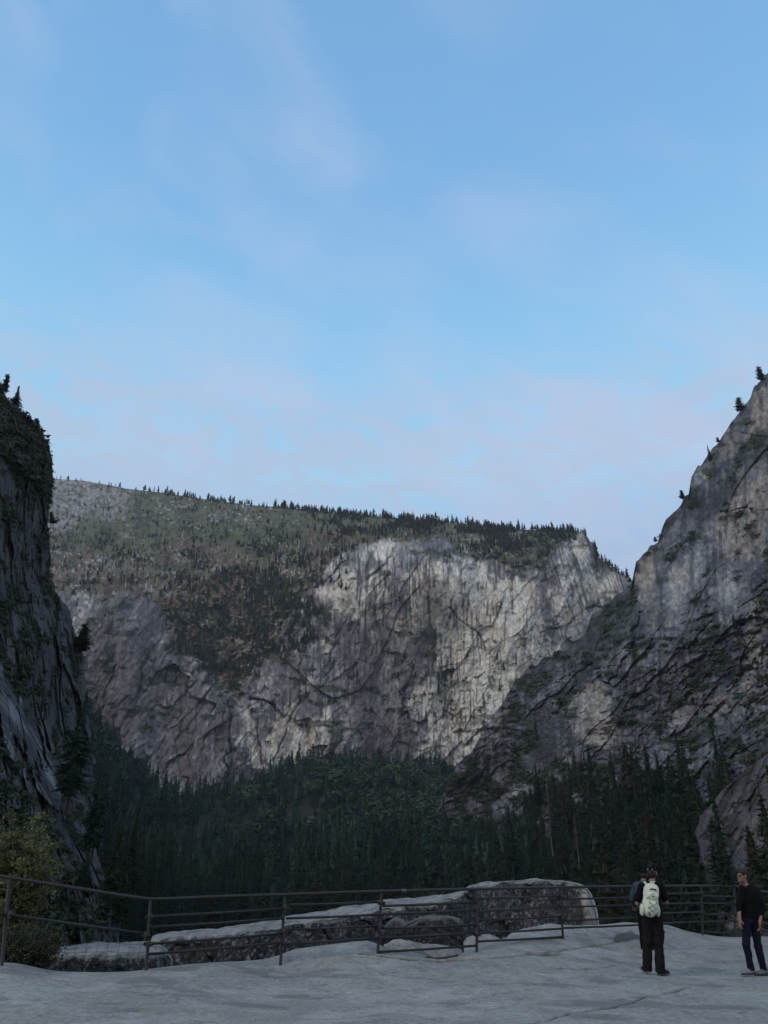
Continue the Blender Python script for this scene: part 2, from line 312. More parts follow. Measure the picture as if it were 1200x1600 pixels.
def build_far():
    xs = np.arange(-60, 1130, 1.05); ny = 480
    top = interp(xs, C_TOP); bot = 1345
    # more rows where the face is; rows follow the skyline
    t = np.linspace(0, 1, ny)**1.0
    X = np.repeat(xs[None], ny, 0); Y = top[None]+(bot-top[None])*t[:, None]
    D = c_depth(X, Y)
    u = (X-600)*1200/F; v = -(Y-1365)*1300/F
    edge = interp(X.ravel(), C_EDGE).reshape(X.shape)
    wob = fbm(u/60, v/60, 77, 6, .6)*26
    face = sst(-4, 5, Y-edge+wob)
    rel, q = far_relief(X, Y, u, v, face)
    h1, h2, h3, h4, e1, e2, e3, e4, c1, c2, c3, c4, st, st2 = q
    gul = polymask(X+fbm(u/50, v/50, 61, 5, .6)*60, Y+fbm(u/50, v/50, 62, 5, .6)*60, GULLY, 14)
    amp = .10+.90*face*(1-.75*gul)
    for pl, w, dp in CRACKS:
        dd = linedist(X+fbm(u/20, v/20, 91, 3)*7, Y, pl); rel = rel+dp*.8*np.exp(-(dd/(w*.62))**2)*(.4+.9*vn(u/14, v/14, 92))
    # ledge arch and alcove at the cliff foot
    slope = 7*fbm(u/22, v/22, 71, 4)+3*fbm(u/6, v/6, 72, 3)
    hold = sst(0, 10, Y-top)           # keep the skyline itself where it is
    D2 = D+rel*amp*(.35+.65*hold)+slope*(1-face)*3*hold
    P = PT(X, Y, D2)
    # ---- colour: bare rock, streaks, lichen, brush
    n1 = fbm(u/90, v/90, 101, 5); n2 = fbm(u/18, v/26, 102, 5); n3 = fbm(u/4, v/7, 103, 4)
    pal = np.zeros(X.shape)
    Xw = X+n1*38+n2*12; wy_ = fbm(u/60, v/60, 104, 4)*34; Yw = Y+wy_; pt = patches(X, Y, PATCH, n1*26+n2*16+n3*5, wy_*.7+n2*14)
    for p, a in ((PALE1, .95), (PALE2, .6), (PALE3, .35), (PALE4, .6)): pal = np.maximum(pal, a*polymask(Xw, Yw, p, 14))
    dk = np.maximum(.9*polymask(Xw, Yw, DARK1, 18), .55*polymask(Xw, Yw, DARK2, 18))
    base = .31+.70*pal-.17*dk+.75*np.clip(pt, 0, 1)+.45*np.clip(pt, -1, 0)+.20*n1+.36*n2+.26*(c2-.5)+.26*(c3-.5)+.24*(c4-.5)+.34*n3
    zone_ = sst(-.05, .22, fbm(u/70, v/110, 122, 4)); streak = sst(.05, .45, st2+.5*st)*zone_
    base = base-.26*streak*(1-.4*dk)
    lt = sst(.05, .5, -st2-.3*st+.15*n2)*(.3+.7*zone_); base = base+.22*lt+.22*(c1-.5)*(1-pal)
    base = np.clip(base, 0, 1.15)
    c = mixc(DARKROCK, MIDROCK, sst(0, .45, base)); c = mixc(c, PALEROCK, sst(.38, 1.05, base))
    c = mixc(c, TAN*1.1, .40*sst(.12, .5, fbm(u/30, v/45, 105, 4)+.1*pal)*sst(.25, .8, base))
    c = mixc(c, BLACKLICHEN, .75*sst(.3, .62, st2+.4*fbm(u/30, v/60, 106, 3)+.12*pal)*face)
    c = mixc(c, BLACKLICHEN*1.3, np.clip(-pt*.75-.05, 0, .8)*sst(-.3, .2, n3+.1)*sst(.5, .7, np.clip(-pt, 0, 1)))
    c = mixc(c, BLACKLICHEN*1.2, np.clip(.35*e2+.28*e3+.12*e4, 0, .6))
    ledge = sst(.16, .42, fbm(u/26, v/12, 107, 5)+.25*fbm(u/120, v/120, 108, 3))*sst(1210, 1120, Y)*(1-.5*pal)
    veg = mixc(GREEN*.8, DKG*1.3, vn(u/5, v/5, 109))
    c = mixc(c, veg, .75*ledge*face)
    lowcut = sst(.1, .35, fbm(u/14, v/10, 131, 4)+.35)
    c = mixc(c, mixc(veg*1.3, np.array((.085, .065, .048)), sst(-.1, .3, n2)), gul*lowcut*.85)
    # brush-and-boulder slope above the cliff
    sl_ = 1-face
    m = fbm(u/55, v/22, 111, 5); bt = sst(760, 930, Y); scr = sst(.02, .26, fbm(u/30, v/11, 112, 6, .62)+.55*fbm(u/140, v/60, 113, 3)+.04)
    g = mixc(np.array((.098, .100, .060)), np.array((.118, .086, .062)), np.clip(bt*1.2-.25+m*1.3, 0, 1))
    g = mixc(g, DKG*1.6, .6*sst(.0, .3, fbm(u/16, v/9, 114, 5)))
    g = mixc(g, GREEN*1.5, .4*sst(.2, .5, fbm(u/9, v/5, 115, 4)))
    rk = np.clip(.95*sst(.08, .34, fbm(u/4.5, v/3, 116, 4, .65))*scr+.85*polymask(Xw, Yw, [(60, 700), (215, 740), (190, 790), (140, 815), (60, 830)], 10)*sst(-.25, .2, fbm(u/5, v/4, 117, 5, .65)+.05), 0, 1)
    g = mixc(g, MIDROCK*1.35, rk)
    cc = c*(1-sl_[..., None])+g*sl_[..., None]
    cc = np.clip(cc*np.clip(1+.55*fbm(u/3.6, v/5.5, 121, 3, .7)[..., None], .5, 1.7), 0, 1)
    # plateau and back side
    P0 = P[0]; back = []
    for k, (dd, dz) in enumerate(((60, -12), (200, -45), (500, -160), (1100, -520))):
        q_ = P0.copy(); q_[:, 1] += dd; q_[:, 0] *= (P0[:, 1]+dd)/P0[:, 1]; q_[:, 2] += dz; back.append(q_)
    P = np.concatenate([np.stack(back[::-1]), P]); cc = np.concatenate([np.repeat(cc[:1], 4, 0), cc])
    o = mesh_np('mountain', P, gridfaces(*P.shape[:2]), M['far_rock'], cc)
    tag(o, kind='structure')
    return dict(X=X, Y=Y, D=D2, P=P[4:], face=face, gul=gul, ledge=ledge, u=u, v=v, top=top)
FAR = build_far()
# ------------------------------------------------------------------ the right-hand mountain
R_TOP = [(640, 1345), (660, 1318), (672, 1285), (700, 1225), (715, 1192), (735, 1178), (760, 1140), (775, 1112), (792, 1088), (805, 1062), (830, 1045), (850, 1030), (870, 1020), (900, 1012), (915, 990), (925, 962), (945, 946), (965, 930), (985, 922), (988, 908), (994, 880), (1008, 862), (1028, 848), (1040, 815), (1058, 795), (1076, 772), (1080, 745), (1098, 722), (1125, 688), (1145, 655), (1166, 632), (1180, 605), (1200, 585), (1260, 510), (1400, 400), (1700, 300)]
_rp = [(660, 1310, 760), (715, 1190, 730), (760, 1140, 710), (820, 1050, 690), (915, 985, 670), (985, 915, 640), (1060, 790, 600), (1125, 690, 560), (1200, 585, 520), (1400, 400, 430), (1700, 300, 330),
    (1000, 930, 590), (1060, 900, 540), (1120, 860, 490), (1200, 800, 440), (1100, 760, 545), (1000, 1010, 545), (940, 1000, 610), (900, 1080, 590), (1080, 1050, 460), (1200, 1000, 370), (830, 1130, 640), (950, 1120, 510), (1100, 1120, 420),
    (760, 1240, 690), (850, 1230, 570), (950, 1230, 450), (1080, 1230, 350), (1200, 1180, 300), (740, 1330, 660), (860, 1330, 520), (1000, 1330, 390), (1200, 1330, 250), (1400, 900, 330), (1700, 900, 220), (1400, 1300, 180), (1700, 1300, 120)]
r_depth = rbf([(a, b) for a, b, c in _rp], [c for a, b, c in _rp], .001, .001)
def build_right():
    xs = np.concatenate([np.arange(648, 1216, .95), np.geomspace(1217, 1700, 70)]); ny = 620
    top = interp(xs, R_TOP)+fbm(xs/9, xs*0, 7, 4)*4; st9 = (xs+25*fbm(xs/60, xs*0, 8, 3))/17; top = top+3.2*((np.floor(st9)+sst(.55, 1.0, st9-np.floor(st9))-st9))*sst(650, 720, xs); bot = 1440
    t = np.linspace(0, 1, ny)
    X = np.repeat(xs[None], ny, 0); Y = top[None]+(bot-top[None])*t[:, None]
    D = r_depth(X, Y)
    u = (X-600)*500/F; v = -(Y-1365)*560/F
    wx = fbm(u/60, v/60, 201, 4)*10
    h0, e0, c0 = facets(u, v, 60, 52, 2.0, 203, 1.1); h1, e1, c1 = facets(u, v, 22, 56, 3.0, 205, 1.3); h2, e2, c2 = facets(u, v, 9, 50, 2.6, 207, 1.4)
    h3, e3, c3 = facets(u, v, 3.8, 30, 1.7, 209, 1.4); h4, e4, c4 = facets(u, v, 1.6, 40, 1.5, 211, 1.3)
    # sheer upper wall is calmer; the broken terraces below are rough
    rough = sst(.2, .8, sst(860, 1050, Y-(X-1000)*-.25)*.9+.25*fbm(u/50, v/50, 213, 3)+.1)
    k = .30+.85*rough
    rel = 8*h0+5.0*h1*k+3.0*h2*k+1.7*h3*k+.8*h4*k+9*fbm(u/45, v/60, 215, 5)+1.6*fbma(u/3.2+wx*.2, v/26, 217, 4)+14*fbma((u*.8-v*.6)/60, (u*.6+v*.8)/170, 219, 3)
    rel += .5*e0+.3*e1*k+.25*e2*k+.15*e3*k
    SM = [([(995, 925), (1050, 905), (1085, 940), (1075, 990), (1010, 1005), (990, 970)], 1, 10), ([(1050, 870), (1100, 855), (1108, 915), (1058, 925)], 1, 8), ([(1100, 815), (1145, 815), (1150, 860), (1110, 868)], 1, 8), ([(1112, 920), (1170, 905), (1172, 970), (1125, 985)], 1, 8), ([(985, 910), (1000, 872), (1025, 868), (1020, 925)], 1, 6),
        ([(822, 1125), (870, 1110), (885, 1180), (838, 1200)], 1, 8), ([(1150, 740), (1210, 700), (1210, 790), (1150, 800)], 1, 8), ([(1165, 620), (1210, 590), (1210, 660), (1175, 690)], 1, 8), ([(905, 1100), (960, 1085), (955, 1150), (905, 1150)], .7, 8)]
    smo = np.clip(patches(X, Y, SM, fbm(u/14, v/14, 225, 4)*26, fbm(u/14, v/14, 226, 4)*22), 0, 1); rel = rel-(3.4*h1*k+2.0*h2*k+1.0*h3*k)*smo
    for pl, w, dp in (([(1125, 800), (1160, 795), (1210, 800)], 2.2, 6), ([(1180, 785), (1150, 812), (1120, 830)], 2.0, 4), ([(1080, 830), (1110, 870), (1125, 900)], 2, 4), ([(985, 905), (1000, 950), (985, 1010), (960, 1060)], 5, 12),
        ([(1200, 1015), (1160, 1060), (1120, 1110)], 5, 8), ([(1200, 1090), (1150, 1150), (1110, 1180)], 5, 8), ([(880, 1010), (900, 1060), (870, 1120)], 5, 10), ([(1050, 960), (1085, 940), (1110, 915)], 2.2, 5)):
        rel = rel+dp*.8*np.exp(-(linedist(X+fbm(u/8, v/8, 231, 4)*12, Y+fbm(u/8, v/8, 230, 4)*8, pl)/(w*.7))**2)*(.2+1.1*vn(u/7, v/7, 229))
    hold = sst(0, 14, Y-top[None])
    terr = sst(.1, .5, fbm(u/40, v/16, 221, 4)+.15)*rough
    D2 = D+rel*(.30+.70*hold)-6*terr*fbm(u/14, v/5, 223, 3)
    P = PT(X, Y, D2)
    n1 = fbm(u/45, v/60, 232, 5); n2 = fbm(u/11, v/15, 233, 5); n3 = fbm(u/2.2, v/3, 234, 4)
    base = .29+.24*n1+.32*n2+.22*(c1-.5)+.22*(c2-.5)+.18*(c3-.5)+.20*n3
    ptR = patches(X, Y, [([(1052, 870), (1098, 856), (1105, 912), (1060, 920)], .34, 6), ([(1100, 815), (1145, 815), (1150, 860), (1110, 868)], .30, 6), ([(1112, 922), (1168, 908), (1170, 968), (1128, 982)], .36, 5), ([(988, 912), (1000, 874), (1024, 868), (1018, 922)], .42, 4), ([(995, 930), (1050, 908), (1080, 940), (1072, 990), (1010, 1003)], .15, 8),
        ([(885, 1098), (925, 1075), (955, 1090), (950, 1125), (905, 1120)], .40, 4), ([(888, 1125), (905, 1118), (915, 1145), (893, 1150)], .6, 3), ([(918, 1150), (948, 1148), (950, 1162), (918, 1162)], .6, 3), ([(1040, 1108), (1065, 1105), (1070, 1128), (1042, 1130)], .45, 4), ([(820, 1228), (840, 1225), (842, 1262), (826, 1270)], .5, 4), ([(785, 1245), (815, 1235), (812, 1246), (790, 1255)], .5, 3),
        ([(824, 1125), (868, 1112), (882, 1178), (838, 1198)], -.12, 6), ([(1160, 1040), (1210, 1000), (1210, 1030), (1150, 1090)], .38, 5), ([(1120, 1080), (1150, 1060), (1130, 1120), (1105, 1140)], .30, 5), ([(960, 1018), (992, 1012), (995, 1050), (965, 1052)], .38, 4), ([(925, 1040), (955, 1030), (935, 1075), (905, 1095)], .35, 5), ([(1172, 610), (1205, 590), (1205, 660), (1180, 680)], .32, 6),
        ([(1000, 960), (1030, 1000), (990, 1080), (960, 1090), (975, 1020)], -.2, 8), ([(800, 1075), (850, 1050), (840, 1110), (790, 1150)], -.18, 10), ([(1085, 980), (1150, 990), (1140, 1050), (1080, 1060)], -.2, 10), ([(945, 930), (985, 925), (975, 965), (930, 975)], -.3, 6)], n1*14+n2*9+n3*4, n1*12+n2*9)
    paleR = np.zeros(X.shape); Xw = X+n2*16; Yw = Y+fbm(u/20, v/20, 235, 4)*18
    for p, a in (([(860, 1110), (925, 1065), (960, 1080), (950, 1130), (985, 1150), (960, 1175), (905, 1165), (890, 1130)], .42), ([(995, 880), (1020, 862), (1015, 900), (1010, 930), (995, 910)], .5), ([(1040, 900), (1075, 880), (1085, 940), (1055, 945)], .35),
        ([(1110, 810), (1200, 740), (1200, 870), (1130, 860)], .28), ([(1175, 620), (1200, 600), (1200, 680), (1170, 690)], .35), ([(1110, 1090), (1200, 1040), (1200, 1080), (1130, 1130)], .25), ([(1040, 1100), (1085, 1085), (1090, 1140), (1050, 1150)], .32), ([(745, 1160), (790, 1110), (800, 1130), (760, 1190)], .2)):
        paleR = np.maximum(paleR, a*polymask(Xw, Yw, p, 8))
    base = base+.8*paleR+.85*ptR-.25*sst(.05, .5, fbma(u/2.4, v/34, 236, 4)+.3*n1)
    base = np.clip(base, 0, 1)
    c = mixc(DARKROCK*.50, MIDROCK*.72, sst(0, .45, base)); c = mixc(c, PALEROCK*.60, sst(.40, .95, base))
    c = mixc(c, TAN*.95, np.clip(.38*sst(.05, .4, fbm(u/20, v/40, 237, 4)+.5*paleR)*sst(.18, .6, base)+.45*paleR, 0, .6))
    c = mixc(c, BLACKLICHEN*.9, np.clip(.22*e1*k+.2*e2*k+.15*e3*k, 0, .45))
    c = mixc(c, BLACKLICHEN, .6*sst(.25, .55, fbma(u/3.4, v/30, 238, 4)+.2*n1))
    led = sst(.24, .42, fbm(u/10, v/5, 239, 6, .6)+.25*fbm(u/60, v/60, 240, 3)+.14*rough-.02)
    low = sst(1120, 1300, Y+.35*(900-X))
    led = np.clip(led+sst(.0, .3, fbm(u/10, v/8, 241, 4)+low*.5-.18), 0, 1)*(1-.85*np.clip(smo+2*np.clip(ptR, 0, .5), 0, 1))
    led = np.maximum(led, polymask(Xw, Yw, [(918, 985), (930, 955), (985, 925), (990, 945), (965, 990), (930, 1000)], 8)*sst(-.2, .1, n3+.1))
    led = np.maximum(led, polymask(Xw, Yw, [(1150, 700), (1200, 655), (1205, 700), (1170, 740), (1115, 815), (1105, 800), (1140, 745)], 7)*sst(-.1, .2, n2+.15))
    c = mixc(c, mixc(DKG*1.25, GREEN*.75, vn(u/2, v/2, 242)), .86*led)
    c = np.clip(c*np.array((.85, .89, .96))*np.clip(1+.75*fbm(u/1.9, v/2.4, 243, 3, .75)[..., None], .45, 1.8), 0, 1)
    P0 = P[0]; back = []
    for dd, dz in ((12, -2), (40, -9), (110, -35), (260, -120)):
        q_ = P0.copy(); q_[:, 0] += dd*.75; q_[:, 1] += dd*.8; q_[:, 2] += dz; back.append(q_)
    P = np.concatenate([np.stack(back[::-1]), P]); c = np.concatenate([np.repeat(c[:1], 4, 0), c])
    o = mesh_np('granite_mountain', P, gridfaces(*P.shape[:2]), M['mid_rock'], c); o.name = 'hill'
    tag(o, kind='structure')
    return dict(X=X, Y=Y, D=D2, P=P[4:], led=led, low=low, top=top)
RIGHT = build_right()
# low buttress at the lower right, nearer than the mountain
def build_buttress():
    TOPB = [(1084, 1345), (1088, 1300), (1094, 1275), (1108, 1262), (1125, 1238), (1150, 1215), (1175, 1195), (1200, 1178), (1300, 1120), (1450, 1060)]
    xs = np.concatenate([np.arange(1084, 1212, .8), np.geomspace(1213, 1450, 50)]); ny = 300
    top = interp(xs, TOPB); t = np.linspace(0, 1, ny); X = np.repeat(xs[None], ny, 0); Y = top[None]+(1480-top[None])*t[:, None]
    X = X+(30*np.clip((Y-1300)/110, 0, 1)+5*fbm(Y/14, Y*0, 330, 4))*np.exp(-(X-1084)/45)
    D = 195-(X-1090)*.28-(Y-1200)*.10+18*np.exp(-(X-1084)/14)
    u = (X-600)*180/F; v = -(Y-1365)*200/F
    h1, e1, c1 = facets(u, v, 9, 62, 2.6, 303, 1.1); h2, e2, c2 = facets(u, v, 3.2, 66, 2.2, 305, 1.3); h3, e3, c3 = facets(u, v, 1.1, 60, 2, 307, 1.2)
    us = u-v*.45; rel = 1.8*h1+.8*h2+.3*h3+2.6*fbm(u/14, v/20, 309, 5)+1.0*fbma(us/1.3, v/12, 311, 4)+.25*e1
    hold = sst(0, 12, Y-top[None]); D2 = D+rel*(.3+.7*hold); P = PT(X, Y, D2)
    n1 = fbm(u/8, v/12, 312, 5); n2 = fbma(us/1.1, v/9, 313, 5); n3 = fbm(u/.6, v/.8, 314, 3)
    base = np.clip(.42+.3*n1+.6*n2+.4*n3+.2*(c2-.5), 0, 1)
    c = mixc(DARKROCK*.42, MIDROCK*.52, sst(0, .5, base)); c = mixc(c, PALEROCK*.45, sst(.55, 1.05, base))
    c = mixc(c, TAN*.8, .6*sst(.1, .4, n1+.2*n2)); c = mixc(c, BLACKLICHEN, np.clip(.15*e1, 0, .5)+.4*sst(.1, .4, -n2))
    led = sst(.1, .35, fbm(u/4, v/4, 315, 5)-.16+.6*sst(1290, 1400, Y)); c = mixc(c, DKG*1.2, .85*led)
    P0 = P[0]; back = []
    for dd, dz in ((4, -1), (15, -4), (60, -30)):
        q_ = P0.copy(); q_[:, 0] += dd*.7; q_[:, 1] += dd; q_[:, 2] += dz; back.append(q_)
    P = np.concatenate([np.stack(back[::-1]), P]); c = np.concatenate([np.repeat(c[:1], 3, 0), c])
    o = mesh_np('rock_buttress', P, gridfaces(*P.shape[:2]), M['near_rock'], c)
    tag(o, 'bare granite buttress with tan streaks rising behind the walking man at the lower right', 'rock outcrop')
build_buttress()
# ------------------------------------------------------------------ the dark cliff on the left
L_EDGE = [(430, -120), (560, -30), (590, -5), (628, 14), (645, 34), (660, 52), (680, 60), (692, 76), (705, 78), (722, 82), (745, 84), (765, 82), (800, 76), (850, 76), (905, 79), (925, 90), (950, 104), (980, 117), (1000, 124), (1040, 131), (1080, 134), (1110, 138), (1150, 142), (1200, 148), (1250, 150), (1290, 146), (1320, 150), (1360, 160), (1400, 172), (1450, 184), (1560, 200)]
_lp = [(-100, 560, 150), (0, 600, 178), (75, 700, 200), (78, 800, 205), (-100, 800, 118), (0, 800, 150), (76, 900, 205), (0, 1000, 128), (100, 960, 215), (125, 1010, 225), (60, 1000, 165), (-100, 1000, 92),
    (135, 1100, 215), (80, 1120, 165), (20, 1120, 108), (-80, 1150, 74), (148, 1220, 190), (100, 1250, 140), (40, 1250, 95), (-80, 1300, 55), (150, 1310, 150), (120, 1350, 105), (60, 1380, 78), (185, 1400, 120), (150, 1450, 90), (50, 1500, 60), (220, 1550, 80), (-300, 560, 90), (-300, 1000, 55), (-300, 1500, 38)]
l_depth = rbf([(a, b) for a, b, c in _lp], [c for a, b, c in _lp], .001, .001)
def build_left():
    ys = np.arange(430, 1560, 1.15); ncol = 430
    edge = interp(ys, L_EDGE)+fbm(ys/14, ys*0, 401, 4)*5*sst(690, 800, ys)
    s = np.linspace(0, 1, ncol)
    X0 = -330+(edge[:, None]+330)*(1-(1-s[None])**1.0*1.0); Y = np.repeat(ys[:, None], ncol, 1)
    X = np.where(s[None] < .3, -330+(edge[:, None]-230+330)*(s[None]/.3), (edge[:, None]-230)+230*(s[None]-.3)/.7)
    D = l_depth(X, Y)
    u = X*.16+D*.35; v = -(Y-1365)*.14
    bend = u+v*.10*0
    h0, e0, c0 = facets(bend, v, 12, 80, 2.0, 403, 1.2); h1, e1, c1 = facets(bend, v, 4.5, 78, 2.0, 405, 1.4); h2, e2, c2 = facets(bend, v, 1.9, 70, 2.4, 407, 1.4); h3, e3, c3 = facets(bend, v, .8, 60, 1.8, 409, 1.2)
    rel = 6*h0+2.4*h1+1.0*h2+.4*h3+4.5*fbm(u/9, v/18, 411, 5)+.8*fbma(u/1.3, v/9, 413, 4)+.8*e0+.4*e1+.2*e2
    rel += 2.0*np.abs(fbma(u/4.5, v/34, 415, 2))
    slab = .8*polymask(X+fbm(u/6, v/9, 430, 5)*44, Y+fbm(u/6, v/6, 431, 5)*40, [(-60, 1000), (0, 1040), (30, 1085), (60, 1140), (72, 1185), (100, 1240), (102, 1262), (60, 1262), (70, 1230), (30, 1170), (-10, 1120), (-90, 1060)], 9)
    rel = rel*(1-.75*slab)-7*slab
    hold = sst(0, 12, edge[:, None]-X); D2 = D+rel*(.25+.75*hold); P = PT(X, Y, D2)
    n1 = fbm(u/8, v/14, 421, 5); n2 = fbm(u/2, v/4, 422, 5); n3 = fbma(u/.8, v/9, 423, 4)
    base = np.clip(.30+.28*n1+.3*n2+.35*n3+.2*(c1-.5)+.2*(c2-.5), 0, 1)
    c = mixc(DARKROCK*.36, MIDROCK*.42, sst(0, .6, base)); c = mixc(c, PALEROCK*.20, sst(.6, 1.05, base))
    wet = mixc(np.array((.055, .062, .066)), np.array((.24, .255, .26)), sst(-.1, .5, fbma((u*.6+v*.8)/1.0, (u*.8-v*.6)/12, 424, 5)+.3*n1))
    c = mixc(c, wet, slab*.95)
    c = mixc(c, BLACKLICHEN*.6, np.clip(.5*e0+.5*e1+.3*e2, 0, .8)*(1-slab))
    topveg = sst(150, 40, Y-interp(X.ravel(), [(-330, 560), (0, 628), (80, 700), (400, 700)]).reshape(X.shape))
    led = np.clip(sst(.02, .25, fbm(u/3.5, v/3, 425, 5)-.12+.55*topveg)+sst(.18, .36, fbm(u/5, v/4, 426, 5)-.02), 0, 1)*(1-slab)
    c = mixc(c, mixc(DKG*.9, GREEN*.7, vn(u/.6, v/.6, 427)), .9*led)
    # the wall turns the corner and runs back
    P0 = P[:, -1]; back = []
    for dd in (6, 20, 60, 160):
        q_ = P0.copy(); k = (P0[:, 1]+dd)/P0[:, 1]; q_[:, 0] = P0[:, 0]*k-dd*.35; q_[:, 1] += dd; back.append(q_[:, None])
    P = np.concatenate([P]+back, 1); c = np.concatenate([c]+[c[:, -1:]]*4, 1)
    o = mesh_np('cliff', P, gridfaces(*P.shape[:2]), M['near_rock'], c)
    tag(o, kind='structure')
    return dict(X=X, Y=Y, D=D2, P=P[:, :ncol], led=led, edge=edge)
LEFT = build_left()
# ------------------------------------------------------------------ valley floor
def zray(y, D): return CAMH+D*math.tan(math.atan((800-y)/F)+PITCH) if not hasattr(y, 'shape') else None
_vp = [(-400, 40, -40), (100, 40, -42), (600, 40, -42), (1100, 40, -40), (1600, 40, -30), (150, 150, -45), (600, 150, -60), (1000, 130, -42), (1200, 90, -28), (1500, 130, 0),
    (150, 300, -22), (150, 500, 35), (150, 700, 138), (135, 900, 215), (140, 1150, 270), (-200, 300, 20), (-200, 700, 140), (-200, 1150, 260), (240, 600, 30), (240, 900, 112), (300, 300, -50), (330, 1080, 78), (330, 700, 5), (400, 1100, 82), (450, 900, 78), (500, 300, -58), (500, 600, 0), (480, 1080, 140), (560, 1080, 140), (520, 900, 90), (1120, 135, -12), (1080, 155, -12), (1180, 130, -10),
    (600, 1090, 135), (700, 300, -52), (680, 600, 12), (700, 900, 70), (760, 1150, 150), (900, 200, -35), (900, 350, -2), (900, 520, 48), (1000, 300, 5), (1060, 250, -2), (1000, 450, 60), (1200, 200, 5), (1200, 300, 40), (1500, 300, 60), (1000, 1150, 200), (1500, 1150, 300)]
v_z = rbf([(a/1000, b/700) for a, b, c in _vp], [c for a, b, c in _vp])
def valley_z(x, D): return v_z(np.asarray(x)/1000, np.asarray(D)/700)
def build_valley():
    xs = np.linspace(-900, 2300, 320); Ds = np.geomspace(26, 2300, 240)
    X, D = np.meshgrid(xs, Ds); Dz = np.minimum(D, 1250)
    Z = valley_z(np.clip(X, -400, 1600), Dz)+3*fbm(X/30, D/20, 501, 4)*sst(40, 200, D)
    Z = np.where(D < 36, Z-2, Z)
    zc = D*cp; P = np.stack([(X-600)/F*D*1.1, D, Z], -1)
    c = mixc(DKG*1.1, np.array((.022, .024, .016)), sst(-.1, .3, fbm(X/20, D/20, 502, 4)))
    o = mesh_np('valley_floor', P, gridfaces(*P.shape[:2]), M['soil'], c); tag(o, kind='structure')
build_valley()
def valley_at(px, D):
    """world point on the valley floor under photo column px"""
    Z = valley_z(np.clip(px, -400, 1600), np.minimum(D, 1250)); return np.stack([(px-600)/F*D*1.1, D, Z], -1)
